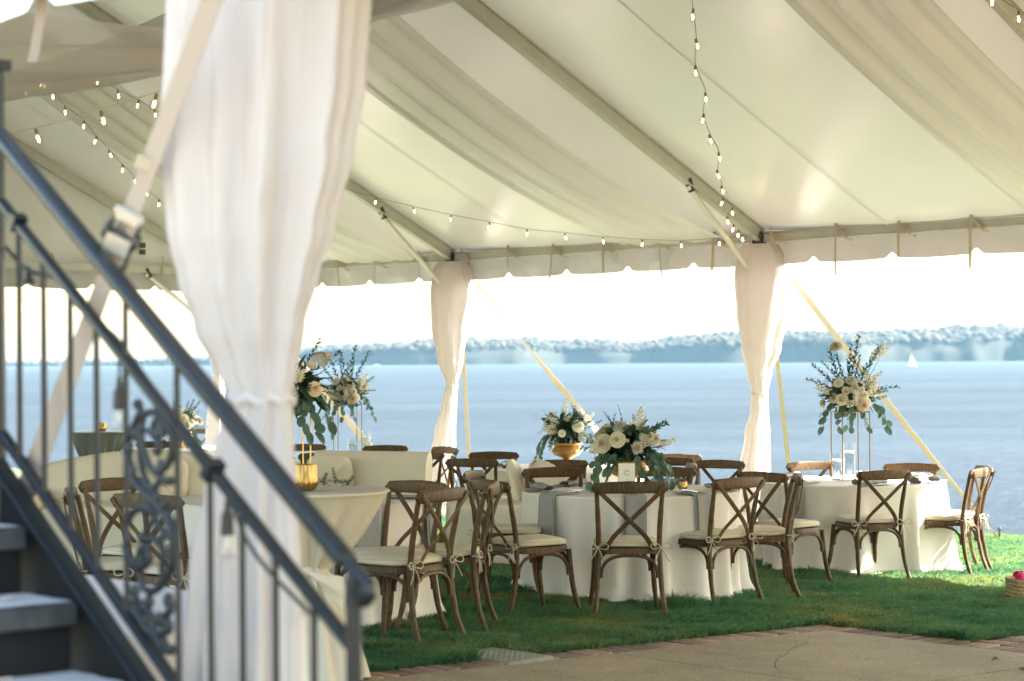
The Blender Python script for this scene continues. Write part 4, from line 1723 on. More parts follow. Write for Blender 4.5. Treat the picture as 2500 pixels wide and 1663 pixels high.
for dg, lb_ in ((-50, 'grey napkin hanging over the left front edge of the centre table'), (-1, 'grey napkin hanging behind the square-on chair at the centre table'), (36, 'grey napkin hanging over the right front edge of the centre table')):
    napkin_hang(TC, .80, dg, lb_)
    nm = lb_.replace('grey napkin hanging', '').strip()
    fork(TC, .80, dg, 0.02, 'steel fork on the napkin ' + nm)
    fork(TC, .80, dg, 0.055, 'steel knife on the napkin ' + nm, True)
for dg, yw, lb_ in ((-88, 0.2, 'folded grey napkin lying at the left edge of the centre table'), (-140, 0.4, 'folded grey napkin on the far left of the centre table'), (150, -0.3, 'folded grey napkin on the far right of the centre table'), (80, 0.5, 'folded grey napkin at the right edge of the centre table')):
    napkin_roll(TC, .80, dg, yw, lb_)
for dg, yw, lb_ in ((4, 0.35, 'rolled grey napkin at the front of the right table'), (52, 0.2, 'rolled grey napkin at the sunlit right front of the right table'), (110, 0.3, 'rolled grey napkin at the far right of the right table'), (155, -0.3, 'rolled grey napkin at the back of the right table'), (-130, 0.2, 'dark rolled napkin left of the flower stand on the right table'), (80, 0.4, 'rolled grey napkin on the right edge of the right table')):
    napkin_roll(TR, .80, dg, yw, lb_)
napkin_hang(TR, .80, -45, 'grey napkin hanging at the left front of the right table')
napkin_hang(TL, .82, 34, 'grey napkin hanging from the left table beside the nearest chair', 0.36, 0.19)
napkin_hang(TL, .82, 82, 'grey napkin hanging at the right end of the left table', 0.36, 0.19)
napkin_hang(TL, .82, -32, 'grey napkin on the left table seen between ironwork and near drape', 0.34, 0.19)
for dg, lb_ in ((60, 'folded napkin on the table of the farther tall flowers, right side'), (120, 'folded napkin at the back of the table behind the cream sofa')):
    napkin_roll(TA, .80, dg, 0.2, lb_)
for dg, lb_ in ((-110, 'folded napkin at the left end of the gold urn table'), (60, 'folded napkin at the right end of the gold urn table')):
    napkin_roll(TM, .80, dg, 0.2, lb_)


def vase(p, r, h, fill, label):
    t_ = thing('glass_vase', label, 'vase', p, 0, 'clear glass cylinders with floating candles')
    g = MB()
    g.lathe([(0.001, 0.004), (r, 0.0), (r, h * .5), (r, h), (r - 0.004, h), (r - 0.004, h * .5), (r - 0.004, 0.01), (0.001, 0.012)], 20)
    g.obj('glass', M['glass'], t_)
    g = MB()
    g.lathe([(0.001, 0.013), (r - 0.005, 0.013), (r - 0.005, fill), (0.001, fill)], 20)
    g.obj('water', M['water_in'], t_)
    g = MB()
    g.lathe([(0.001, fill - 0.012), (r * .72, fill - 0.010), (r * .78, fill + 0.006), (r * .6, fill + 0.012), (0.001, fill + 0.012)], 16)
    g.tube([(0, 0, fill + 0.01), (0, 0, fill + 0.022)], 0.0015, 4)
    g.obj('floating_candle', M['wax'], t_)


vase(Vector((*G(2042, 1166, .76).xy, G(2042, 1166, .76).z + .006)), .062, .22, .15, 'shorter glass cylinder with a candle on the right table')
vase(Vector((*G(2074, 1163, .76).xy, G(2074, 1163, .76).z + .006)), .060, .30, .22, 'taller glass cylinder with a candle on the right table')
vase(Vector((TA.x + 0.06, TA.y + 0.2, gz(*TA) + .768)), .06, .20, .13, 'shorter glass cylinder on the table behind the cream sofa')
vase(Vector((TA.x + 0.22, TA.y + 0.1, gz(*TA) + .768)), .06, .28, .2, 'taller glass cylinder on the table behind the cream sofa')


def votive(p, r, h, label):
    t_ = thing('votive_holder', label, 'candle holder', p, 0, 'ribbed gold glass candle holders')
    g = MB()
    g.lathe([(r * .55, 0.0), (r * .7, 0.004), (r * .98, h * .22), (r, h * .35), (r * .93, h * .6), (r * .84, h), (r * .78, h), (r * .86, h * .6), (r * .9, h * .3), (0.001, 0.01)], 48, rfn=lambda th, z: 1 + 0.06 * sin(15 * th + 5 * sin(z / h * 5)))
    g.obj('ribbed_glass', M['mercury'], t_)


votive(ct1top + Vector((0.0, -0.12, 0.003)), .062, .13, 'ribbed gold candle holder on the ivory cocktail table')
votive(ct2top + Vector((0.03, 0.0, 0.003)), .055, .085, 'ribbed gold candle holder on the grey satin cocktail table')
for i, (al, r_, lb_) in enumerate(((-25, .38, 'small gold votive left of the card on the centre table'), (28, .42, 'small gold votive right of the card on the centre table'), (75, .4, 'small gold votive at the right of the flower urn on the centre table'))):
    votive(radial(TC, radians(al), r_, .767), .035, .06, lb_)
# greenery sprig lying on the ivory cocktail table comes with the flowers below

# monogram card on the centre table
cp = P(1530, 1170, 14.55)
cp.z = gz(TC.x, TC.y) + .767
card = thing('table_card', 'white table card with a gold edge and grey C monogram before the flower urn', 'card', cp, 0.02)
q = MB()
q.box((0, 0, .128), (.126, .004, .178), None)
q.obj('board', M['gold'], card)
q = MB()
q.box((0, -.0032, .128), (.116, .002, .168), None)
q.obj('paper', M['white'], card)
q = MB()
q.tube([(-.05, .0, .0), (-.035, -.004, .040), (-.02, .03, .15)], .003, 5)
q.tube([(.05, .0, .0), (.035, -.004, .040), (.02, .03, .15)], .003, 5)
q.tube([(-.055, -.008, .038), (.055, -.008, .038)], .003, 5)
q.tube([(0, .03, .15), (0, .09, .0)], .003, 5)
q.obj('easel', M['gold'], card)
q = MB()
q.tube([(0.023 * cos(2 * pi * i / 24), -.0046, .142 + .023 * sin(2 * pi * i / 24)) for i in range(25)], 0.0011, 4)
q.obj('ring', M['ink'], card)
fc = bpy.data.curves.new('monogram', 'FONT')
fc.body = 'C'
fc.size = 0.046
fc.align_x = 'CENTER'
fc.align_y = 'CENTER'
fc.extrude = 0.0004
fc.materials.append(M['ink'])
ft = bpy.data.objects.new('monogram_text', fc)
COL.objects.link(ft)
bpy.context.view_layer.update()
fme = bpy.data.meshes.new_from_object(ft.evaluated_get(bpy.context.evaluated_depsgraph_get()))
bpy.data.objects.remove(ft)
fo = put('monogram', fme, card, (0, -.0047, .142), (pi / 2, 0, 0))
q = MB()
for k, w_ in enumerate((.03, .02)):
    q.box((0, -.0046, .092 - .012 * k), (w_, .0008, .0022), None)
q.obj('text_line', M['ink'], card)

# ================================================================== SOFAS


def rbox(mb, c, s, e=0.28, nu=28, nv=14, sagz=0.0):
    c = Vector(c)

    def f(x, p):
        return abs(x) ** p * (1 if x > 0 else -1)

    def fn(u, v):
        th, ph = 2 * pi * u, pi * (v - 0.5)
        x = f(cos(ph), e) * f(cos(th), e)
        y = f(cos(ph), e) * f(sin(th), e)
        z = f(sin(ph), e)
        return c + Vector((x * s[0] / 2, y * s[1] / 2, z * s[2] / 2 - sagz * (1 - x * x)))
    mb.grid(fn, nu, nv, closed=True)


def sofa(x, y, fx, fy, w, label, pillows, camel=True, arms=True, bh=.92):
    rz = atan2(-fx, fy)
    root = thing('sofa', label, 'sofa', (x, y, gz(x, y)), rz, 'cream slipcovered lounge sofas')
    mb = MB()

    def back(u, v):
        X = (u - 0.5) * 2
        hgt = bh - (0.0 if not camel else 0.07 * (X ** 2) ** 1.3) + (0.03 * cos(pi * X * 1.0) if camel else 0)
        th = 2 * pi * v
        return Vector((X * w / 2, -0.38 + 0.08 * cos(th) - 0.05 * (0.5 + 0.5 * sin(th)), 0.42 + (hgt - 0.42) * (0.5 + 0.5 * f_(sin(th))) + 0.01 * fbm(X * 4, v * 5, w)))

    def f_(s):
        return abs(s) ** 0.6 * (1 if s > 0 else -1)
    vs = [back(i / 24, k / 20) for i in range(25) for k in range(20)]
    fs = [(i * 20 + k, i * 20 + (k + 1) % 20, (i + 1) * 20 + (k + 1) % 20, (i + 1) * 20 + k) for i in range(24) for k in range(20)]
    fs += [tuple(range(20)), tuple(reversed([480 + k for k in range(20)]))]
    mb.add(vs, fs)
    mb.obj('back', M['cream'], root)
    mb = MB()

    def skirt(u, v):
        th = 2 * pi * u
        xx, yy = superell(th, w / 2, .42, .42, 0.25)
        k = 1 + 0.02 * v + 0.012 * v * sin(26 * th)
        return Vector((xx * k, yy * k, 0.42 - 0.40 * v))
    mb.grid(skirt, 120, 8, closed=True)
    mb.obj('skirt', M['cream'], root)
    mb = MB()
    rbox(mb, (0, 0.06, 0.45), (w - (0.26 if arms else 0.02), 0.72, 0.17), 0.3)
    mb.obj('seat_cushion', M['cream'], root)
    if arms:
        for s in (-1, 1):
            mb = MB()
            rbox(mb, (s * (w / 2 - 0.07), 0.02, 0.47), (0.16, 0.80, 0.36), 0.35)
            mb.obj('arm', M['cream'], root)
    for (px_, py_, rot) in pillows:
        mb = MB()

        def pf(u, v):
            X, Y = (u - 0.5) * 2, 0
            th = 2 * pi * u
            ph = pi * (v - 0.5)
            a_ = abs(cos(th)) ** 0.5 * (1 if cos(th) > 0 else -1)
            b_ = abs(sin(th)) ** 0.5 * (1 if sin(th) > 0 else -1)
            return Vector((a_ * 0.22 * cos(ph) ** 0.6, 0.10 * sin(ph) * (1 - 0.55 * max(abs(a_), abs(b_)) ** 4), b_ * 0.21 * cos(ph) ** 0.6))
        mb.grid(pf, 28, 12, closed=True)
        o = mb.obj('pillow', M['cream'], None, None, 0, None)
        M4 = Matrix.Translation((x, y, gz(x, y))) @ Matrix.Rotation(rz, 4, 'Z')
        o.matrix_world = M4 @ Matrix.Translation((px_, py_, 0.69)) @ Matrix.Rotation(rot, 4, 'Z') @ Matrix.Rotation(-0.25, 4, 'X')
        tag(o, 'cream pillow standing on ' + label.replace('cream ', 'the '), 'pillow', 'cream pillows on the lounge sofas')
    return root


sofa(-3.05, 16.4, .12, -1, 1.9, 'cream camel-back sofa behind the stair balusters at left', [(-0.15, -0.2, 0.3)])
sofa(-1.45, 18.1, -.35, -.94, 1.15, 'cream sofa behind the ivory cocktail table', [(0.33, -0.2, 0.2)], camel=False)
sofa(-.15, 17.55, -1, -.12, 0.9, 'cream armless sofa behind the left chairs of the centre table', [(0.12, -0.2, -0.2)], camel=False, arms=False, bh=.88)

# ================================================================== FLOWERS


def rose_mesh(mat, R=0.045):
    m = MB()
    rs = random.Random(5)
    for ring, (n, r0, tilt, hh) in enumerate(((3, 0.14, 0.05, 1.0), (4, 0.30, 0.15, 1.02), (5, 0.48, 0.32, 1.0), (6, 0.66, 0.55, 0.92), (7, 0.84, 0.9, 0.78), (7, 1.0, 1.25, 0.60))):
        for k in range(n):
            a0 = 2 * pi * k / n + ring * 0.7 + rs.uniform(-.1, .1)
            wd = 2.2 * pi / n * 0.62

            def fn(u, v, a0=a0, wd=wd, r0=r0, tilt=tilt, hh=hh):
                a_ = a0 + (u - 0.5) * 2 * wd * (0.5 + 0.5 * v)
                rr = R * (0.12 + (r0) * v ** 0.7 + 0.12 * tilt * v ** 3)
                zz = R * (hh * 1.25 * sin(v * pi / 2 * (1.1)) * (1 - 0.10 * (2 * u - 1) ** 2) - 0.22 * tilt * v ** 3)
                return Vector((rr * cos(a_), rr * sin(a_), zz))
            m.grid(fn, 6, 6)
    return m.mesh('rose', mat, 0)


def mum_mesh(mat, R=0.048):
    m = MB()
    rs = random.Random(9)
    for ring, (n, el) in enumerate(((16, 0.15), (15, 0.5), (12, 0.85), (8, 1.2))):
        for k in range(n):
            a_ = 2 * pi * (k + 0.5 * (ring % 2)) / n + rs.uniform(-.06, .06)
            L = R * rs.uniform(0.85, 1.1) * (1 - 0.12 * ring)
            d = Vector((cos(a_) * cos(el), sin(a_) * cos(el), sin(el)))
            t_ = Vector((-sin(a_), cos(a_), 0))
            up = d.cross(t_)
            w_ = 0.0075
            m.add([t_ * -w_ * .4, t_ * w_ * .4, d * L * .6 + t_ * w_ - up * 0.004, d * L * .6 - t_ * w_ - up * 0.004, d * L + up * 0.006], [(0, 1, 2, 3), (3, 2, 4)])
    return m.mesh('chrysanthemum', mat, 0)


def cluster_mesh(mat, L=0.10, r=0.03, n=26, name='stock_bloom'):
    m = MB()
    rs = random.Random(3)
    for k in range(n):
        f = (k + .5) / n
        a_ = k * 2.4
        rr = r * (1 - 0.65 * f)
        c = Vector((rr * cos(a_), rr * sin(a_), L * f))
        d = Vector((cos(a_), sin(a_), 0.4)).normalized()
        for q in range(5):
            b_ = 2 * pi * q / 5
            t1 = d.orthogonal().normalized()
            t2 = d.cross(t1)
            e = t1 * cos(b_) + t2 * sin(b_)
            s_ = t1 * cos(b_ + 1.57) + t2 * sin(b_ + 1.57)
            l_ = 0.016 * (1 - 0.4 * f)
            m.add([c, c + e * l_ * .7 + s_ * l_ * .45 + d * .004, c + e * l_ + d * .001, c + e * l_ * .7 - s_ * l_ * .45 + d * .004], [(0, 1, 2, 3)])
    return m.mesh(name, mat, 0)


def leaf_mesh(L, w, mat, name, round_=False, curl=0.15):
    m = MB()

    def fn(u, v):
        x = (u - 0.5) * 2
        prof = (sin(pi * (0.04 + 0.95 * v)) ** (0.45 if round_ else 0.8)) * (1 if round_ else (1.15 - 0.35 * v))
        return Vector((x * w / 2 * prof, L * v, -curl * L * v * v + 0.10 * w * x * x))
    m.grid(fn, 5, 7)
    return m.mesh(name, mat, 0)


def sprig_mesh(L, n, ll, lw, mat, name, bendv=0.12):
    m = MB()
    rs = random.Random(int(L * 1000))
    m.tube([(bendv * L * (i / 8) ** 2, 0, L * i / 8) for i in range(9)], [0.0022] * 5 + [0.0014] * 4, 4)
    for k in range(n):
        f = 0.18 + 0.82 * (k + 0.5) / n
        a_ = k * 2.4 + rs.uniform(-.3, .3)
        c = Vector((bendv * L * f * f, 0, L * f))
        d = Vector((cos(a_), sin(a_), rs.uniform(0.5, 1.1))).normalized()
        t_ = d.cross(Vector((0, 0, 1))).normalized()
        l_ = ll * rs.uniform(0.7, 1.15) * (1.15 - 0.45 * f)
        nn = t_.cross(d)
        m.add([c, c + d * l_ * .5 + t_ * lw / 2 + nn * .002, c + d * l_, c + d * l_ * .5 - t_ * lw / 2 + nn * .002], [(0, 1, 2, 3)])
    return m.mesh(name, mat, 0)


F = {
    'rose_cream': rose_mesh(M['cream_petal'], .046), 'rose_white': rose_mesh(M['petal'], .045), 'rose_peach': rose_mesh(M['peach'], .046),
    'mum': mum_mesh(M['petal'], .05), 'mum_cream': mum_mesh(M['cream_petal'], .046),
    'stock': cluster_mesh(M['petal'], .13, .032, 30), 'hydr': cluster_mesh(M['petal'], .05, .06, 46, 'hydrangea'),
    'euc': leaf_mesh(.062, .052, M['euc'], 'eucalyptus_leaf', True), 'euc2': leaf_mesh(.075, .05, M['euc'], 'eucalyptus_leaf', True, .35),
    'leaf': leaf_mesh(.10, .036, M['leaf'], 'leaf'), 'leafw': leaf_mesh(.095, .055, M['leaf'], 'leaf', False, .3), 'lleaf': leaf_mesh(.07, .045, M['lightleaf'], 'leaf'),
    'ruscus': sprig_mesh(.40, 40, .052, .020, M['leaf'], 'foliage_sprig'), 'ruscus_s': sprig_mesh(.24, 24, .048, .018, M['leaf'], 'foliage_sprig', .3),
    'fern': sprig_mesh(.16, 30, .03, .007, M['leaf'], 'foliage_sprig', .5), 'berry': sprig_mesh(.17, 14, .014, .012, M['euc'], 'berry_sprig', .4),
}


def orient(d, roll):
    d = Vector(d).normalized()
    q = d.to_track_quat('Z', 'Y')
    return (q.to_matrix() @ Matrix.Rotation(roll, 3, 'Z'))


def orient_leaf(d, up, roll=0.0):
    y = Vector(d).normalized()
    x = y.cross(Vector(up))
    if x.length < 1e-3:
        x = Vector((1, 0, 0))
    x.normalize()
    z = x.cross(y)
    return Matrix((x, y, z)).transposed() @ Matrix.Rotation(roll, 3, 'Y')


def part(root, me, p, R, s=1.0, name=None):
    o = put(name or me.name.split('.')[0], me, root)
    o.matrix_local = Matrix.Translation(p) @ R.to_4x4() @ Matrix.Scale(s, 4)
    return o


def arrangement(name, label, base, rx, rz, seed, blooms, nleaf, tall, droop, cz, dens=1.0, sc=1.0, side=()):
    """flowers round a foam ball at height cz above base"""
    rs = random.Random(seed)
    root = thing(name, label, 'flower arrangement', base, 0, 'white and cream flower arrangements')
    C = Vector((0, 0, cz))
    core = MB()
    n = int(520 * dens)
    for i in range(n):
        d = Vector((rs.gauss(0, 1), rs.gauss(0, 1), rs.gauss(0.15, 0.8))).normalized()
        p = C + Vector((d.x * rx * .62, d.y * rx * .62, d.z * rz * .62)) * rs.uniform(0.35, 1.0)
        t_ = (d + Vector((rs.uniform(-.7, .7), rs.uniform(-.7, .7), rs.uniform(-.6, .5)))).normalized()
        s_ = t_.cross(Vector((rs.uniform(-1, 1), rs.uniform(-1, 1), 1))).normalized()
        l_ = rs.uniform(.05, .10) * sc
        w_ = l_ * rs.uniform(.14, .24)
        nn = s_.cross(t_)
        core.add([p, p + t_ * l_ * .45 + s_ * w_ + nn * .006, p + t_ * l_, p + t_ * l_ * .45 - s_ * w_ + nn * .006], [(0, 1, 2, 3)])
    core.ball(C, (rx * .42, rx * .42, rz * .42), 12, 8)
    o = core.obj('foliage', M['leaf'], root, sharp=0)
    tag(o, kind='stuff')
    for i in range(nleaf):
        th = rs.uniform(0, 2 * pi)
        ph = rs.uniform(-0.45, 1.1)
        d = Vector((cos(th) * cos(ph), sin(th) * cos(ph), sin(ph)))
        p = C + Vector((d.x * rx, d.y * rx, d.z * rz)) * rs.uniform(.55, .8)
        k = rs.choice(['leaf', 'leafw', 'euc', 'leaf', 'fern', 'ruscus_s', 'euc', 'lleaf', 'berry'])
        dd = (d + Vector((0, 0, rs.uniform(-.5, .4)))).normalized()
        if k in ('fern', 'ruscus_s', 'berry'):
            part(root, F[k], p * 0.9 + C * 0.1, orient(dd, rs.uniform(0, 6)), sc * rs.uniform(.8, 1.2))
        else:
            part(root, F[k], p, orient_leaf(dd, (0, 0, 1), rs.uniform(-1.0, 1.0)), sc * rs.uniform(.8, 1.25))
    # drooping eucalyptus
    for (th, n_, r0) in droop:
        p = C + Vector((cos(th) * rx * r0, sin(th) * rx * r0, -rz * .25))
        sm_ = MB()
        sm_.tube([p + Vector((cos(th) * (.02 + .10 * f), sin(th) * (.02 + .10 * f), -.17 * f * f - .03 * f)) * sc for f in (-.2, 0, .25, .5, .75, 1.0)], .0022, 4)
        sm_.obj('stem', M['euc'], root)
        for i in range(n_):
            f = i / max(1, n_ - 1)
            q = p + Vector((cos(th) * (.02 + .10 * f), sin(th) * (.02 + .10 * f), -.17 * f * f - .03 * f)) * sc + Vector((rs.uniform(-.012, .012), rs.uniform(-.012, .012), 0))
            part(root, F[rs.choice(['euc', 'euc2'])], q, orient_leaf((cos(th) * .6 + rs.uniform(-.7, .7), sin(th) * .6 + rs.uniform(-.7, .7), -0.9), (cos(th), sin(th) - .6, .5), rs.uniform(-.9, .9)), sc * rs.uniform(.85, 1.2))
    for (dx, dz, h_, k) in tall:
        d = Vector((dx, rs.uniform(-.25, .15), dz))
        part(root, F[k], C + Vector((dx * .05, 0, .02)), orient(d, rs.uniform(0, 6)), h_)
    for (dx, dz, fwd, k, s_) in blooms:
        y_ = -sqrt(max(0.0, 1 - min(.98, dx * dx + dz * dz * .8))) * fwd
        p = C + Vector((dx * rx, y_ * rx * .95, dz * rz))
        d = Vector((dx * .8, y_ - .35, dz * .8 + .15))
        if k in ('stock',):
            d = Vector((dx, y_ * .4, dz * .8 + .1))
        part(root, F[k], p, orient(d, rs.uniform(0, 6)), s_ * sc)
    # flowers round the back
    for i in range(7):
        th = rs.uniform(0.3, pi - .3)
        ph = rs.uniform(0, .9)
        d = Vector((cos(th) * cos(ph), sin(th) * cos(ph), sin(ph)))
        part(root, F[rs.choice(['rose_white', 'mum', 'rose_cream', 'hydr'])], C + Vector((d.x * rx * .85, d.y * rx * .85, d.z * rz * .85)), orient(d, rs.uniform(0, 6)), sc)
    return root, C


def stand(root, w, d, h, yaw, mat):
    R = Matrix.Rotation(yaw, 3, 'Z')
    c4 = [R @ Vector((sx * w / 2, sy * d / 2, 0)) for sx, sy in ((-1, -1), (1, -1), (1, 1), (-1, 1))]
    for c in c4:
        m = MB()
        m.tube([c + Vector((0, 0, 0.004)), c + Vector((0, 0, h))], 0.0055, 6)
        m.obj('stand_rod', mat, root)
    for zz, nm in ((0.006, 'stand_base'), (h, 'stand_top')):
        m = MB()
        for i in range(4):
            m.tube([c4[i] + Vector((0, 0, zz)), c4[(i + 1) % 4] + Vector((0, 0, zz))], 0.0055, 6)
        if nm == 'stand_top':
            m.box((0, 0, zz + .004), (w, d, .006), R)
        m.obj(nm, mat, root)


big_blooms = [(-.15, .05, 1, 'hydr', 1.35), (.08, .10, .95, 'mum', 1.0), (-.28, .35, .9, 'mum', .95), (.0, .42, .9, 'mum_cream', 1.0), (.28, -.28, .95, 'rose_peach', 1.0), (.40, -.20, .8, 'rose_white', .9), (-.62, .0, .6, 'rose_cream', .8), (-.95, -.22, .3, 'mum_cream', 1.05), (-.45, .62, .6, 'rose_white', .85), (-.05, .72, .6, 'rose_white', .9), (.18, .5, .8, 'hydr', 1.0), (.48, .36, .5, 'stock', 1.0), (.62, .2, .4, 'mum', .9), (.55, .55, .4, 'stock', 1.2), (-.75, .28, .3, 'stock', 1.0), (.32, .12, .9, 'rose_white', .8), (-.42, -.05, .9, 'rose_cream', .9), (.15, -.1, 1, 'mum', .7)]
tall_sprigs = [(-.55, 1, 1.15, 'ruscus'), (-.72, .75, 1.05, 'ruscus'), (.06, 1, 1.35, 'ruscus'), (.42, 1, 1.25, 'ruscus'), (-.25, 1, .95, 'ruscus'), (.2, 1, .9, 'ruscus'), (.75, .55, .8, 'ruscus'), (-.9, .3, .7, 'ruscus'), (.0, 1, .8, 'ruscus'), (.95, .15, .7, 'ruscus'), (-.05, 1, 1.15, 'ruscus')]
# right table: tall stand
bR = Vector((TR.x - .02, TR.y - .05, gz(*TR) + .768))
arrR, C_ = arrangement('flower_arrangement', 'tall white flower arrangement on thin bronze legs on the right table', bR, .25, .20, 2, big_blooms, 46, tall_sprigs, [(-2.2, 6, .5), (-1.2, 7, .55), (-.4, 8, .8), (-1.7, 6, .5), (-2.8, 5, .6), (1.5, 6, .6)], .72)
stand(arrR, .27, .20, .60, .35, M['bronze'])
for (dx, dz, k, s_) in ((-.13, .44, 'rose_cream', 1.0), (.20, .36, 'stock', 1.25), (.26, .38, 'stock', 1.0)):
    part(arrR, F[k], Vector((dx, -.06, .72 + dz)), orient((dx * 1.5, -.5, .5), 1), s_)
    m = MB()
    m.tube([(dx * .3, 0, .74), (dx * .8, -.03, .72 + dz * .7), (dx, -.06, .72 + dz)], .0025, 4)
    m.obj('stem', M['leaf'], arrR)
# left table: tall stand, closest of the tall ones
bL = Vector((TL.x - .09, TL.y, gz(*TL) + .768))
blL = [(.80, .9, .4, 'hydr', .95), (.98, 1.0, .2, 'mum_cream', .9), (.62, .72, .5, 'mum_cream', .9), (.33, .42, .8, 'mum', 1.15), (.12, .05, .9, 'hydr', 1.0), (-.12, -.25, .9, 'mum', 1.2), (.70, .0, .7, 'rose_peach', 0.82), (.2, .2, .8, 'stock', 1.0), (.05, -.1, .9, 'stock', 1.0), (-.4, .2, .8, 'rose_white', 1.1), (-.6, .5, .5, 'mum', 1.0), (-.7, -.1, .5, 'rose_cream', 1.0)]
arrL, C_ = arrangement('flower_arrangement', 'tall flower arrangement on gold legs half hidden by the big near drape', bL, .27, .21, 4, blL, 44, [(.55, .7, .9, 'ruscus'), (.9, .75, .95, 'ruscus'), (.2, 1, .8, 'ruscus'), (-.6, .8, 1.0, 'ruscus')], [(-.7, 9, .55), (-1.0, 8, .5), (-1.5, 8, .45), (-.3, 7, .7), (-2.0, 6, .5), (-2.6, 5, .6)], .70, sc=1.1)
stand(arrL, .27, .20, .56, .35, M['gold'])
# table behind the sofa
bA = Vector((TA.x + .02, TA.y, gz(*TA) + .768))
arrA, C_ = arrangement('flower_arrangement', 'farther tall flower arrangement standing behind the cream sofa', bA, .25, .20, 8, big_blooms, 44, tall_sprigs, [(-2.2, 6, .5), (-1.2, 7, .55), (-.4, 7, .8), (-1.7, 6, .5), (-2.8, 5, .6)], .70)
stand(arrA, .27, .20, .58, .35, M['bronze'])


def urn(root, r, h, mat):
    m = MB()
    m.lathe([(r * .62, 0), (r * .66, h * .04), (r * .5, h * .10), (r * .24, h * .2), (r * .20, h * .3), (r * .3, h * .36), (r * .72, h * .5), (r * .92, h * .66), (r * .86, h * .78), (r * .74, h * .86), (r * .98, h * .95), (r * 1.04, h), (r * .9, h)], 40, rfn=lambda th, z: 1 + (0.04 * abs(sin(10 * th)) if h * .33 < z < h * .75 else 0))
    m.obj('urn', mat, root)


low = [(-.68, .12, .6, 'rose_cream', 1.25), (-.34, .28, .85, 'rose_cream', 1.05), (.18, .0, .95, 'mum', 1.15), (.10, .78, .5, 'mum', 1.0), (.24, .92, .3, 'stock', 1.0), (-.25, .72, .5, 'rose_white', .95), (.46, .36, .7, 'hydr', 1.0), (.62, .28, .6, 'rose_cream', .95), (.84, .1, .3, 'stock', .9), (-.08, .28, .95, 'mum_cream', .35), (.28, .66, .6, 'stock', .8), (-.9, -.05, .2, 'rose_white', .8)]
bC = Vector((TC.x - .01, TC.y - .02, gz(*TC) + .768))
arrC, C_ = arrangement('flower_arrangement', 'low white flower arrangement in a gold urn at the centre of the front table', bC, .27, .19, 12, low, 64, [(.22, 1, .55, 'ruscus'), (.85, .5, .75, 'ruscus'), (-.6, .8, .6, 'ruscus'), (-.2, 1, .5, 'ruscus'), (.9, .1, .6, 'ruscus')], [(-2.5, 9, .7), (-2.2, 9, .62), (-2.75, 7, .7), (-.5, 8, .7), (-.75, 8, .6), (-.2, 6, .75), (-1.2, 5, .45)], .32, dens=1.3, sc=1.05)
urn(arrC, .16, .22, M['gold'])
bM = Vector((TM.x, TM.y, gz(*TM) + .768))
mid_b = [(-.62, .3, .6, 'hydr', 1.45), (-.52, .0, .7, 'mum_cream', 1.0), (.42, .22, .8, 'rose_white', 1.15), (.02, .62, .7, 'mum', 1.0), (-.05, .95, .3, 'stock', .9), (.68, .5, .4, 'stock', 1.0), (.62, -.25, .6, 'hydr', .9), (-.2, -.1, .9, 'rose_white', .7)]
arrM, C_ = arrangement('flower_arrangement', 'smaller low flower arrangement in a sunlit gold urn in the second row', bM, .25, .20, 15, mid_b, 50, [(-.1, 1, .5, 'ruscus'), (.7, .6, .6, 'ruscus'), (-.6, .8, .5, 'ruscus'), (.3, 1, .55, 'ruscus')], [(3.1, 7, .7), (-2.6, 7, .7), (-.3, 7, .7), (0.1, 6, .7)], .36, dens=1.1)
urn(arrM, .17, .24, M['gold'])
bF = Vector((TF.x - .02, TF.y, gz(*TF) + .768))
arrF, C_ = arrangement('flower_arrangement', 'low flower arrangement far left seen past the stair handrail', bF, .27, .21, 21, [(.25, .25, .8, 'rose_cream', 1.3), (.6, .05, .6, 'mum_cream', 1.3), (-.3, .5, .6, 'rose_white', 1.1), (-.6, .0, .6, 'stock', 1.0), (.0, .7, .5, 'rose_cream', 1.0), (.42, -.1, .8, 'rose_white', 1.0)], 44, [(-.3, 1, .7, 'ruscus'), (.35, 1, .7, 'ruscus'), (.8, .5, .6, 'ruscus')], [(-.6, 7, .6), (-1.0, 7, .5), (-2.3, 6, .6)], .30)
urn(arrF, .16, .20, M['gold'])
# small greenery lying on the ivory table
gr = thing('greenery_sprig', 'short green sprig lying on the ivory cocktail table beside the gold holder', 'greenery', ct1top + Vector((.13, .02, .01)))
for i in range(6):
    part(gr, F['ruscus_s'], Vector((.03 * i - .05, .01 * (i % 3), 0.004)), orient((random.uniform(-1, 1), -.4, .35), i), .45, 'sprig')

# ================================================================== STAIR WITH IRON RAILING
R0 = Vector((-.349, 4.35))
SV = Vector((-.657, .754))
PV = Vector((-.754, -.657))       # towards the near side of the flight


def rail_t(px, py):
    r = ray(px, py)
    # R0 + t SV on the ray
    t_ = (r.x * R0.y - R0.x) / (SV.x - r.x * SV.y)
    z = R0.y + t_ * SV.y
    return t_, CAMH + r.z * z


def RP(t_, h, off=0.0):
    return Vector((R0.x + SV.x * t_ + PV.x * off, R0.y + SV.y * t_ + PV.y * off, h))


stair = thing('iron_staircase', 'dark iron outdoor stair with scrolled railing climbing to the left in the foreground', 'staircase', (0, 0, 0))
sv3 = Vector((SV.x, SV.y, 0))
pv3 = Vector((PV.x, PV.y, 0))


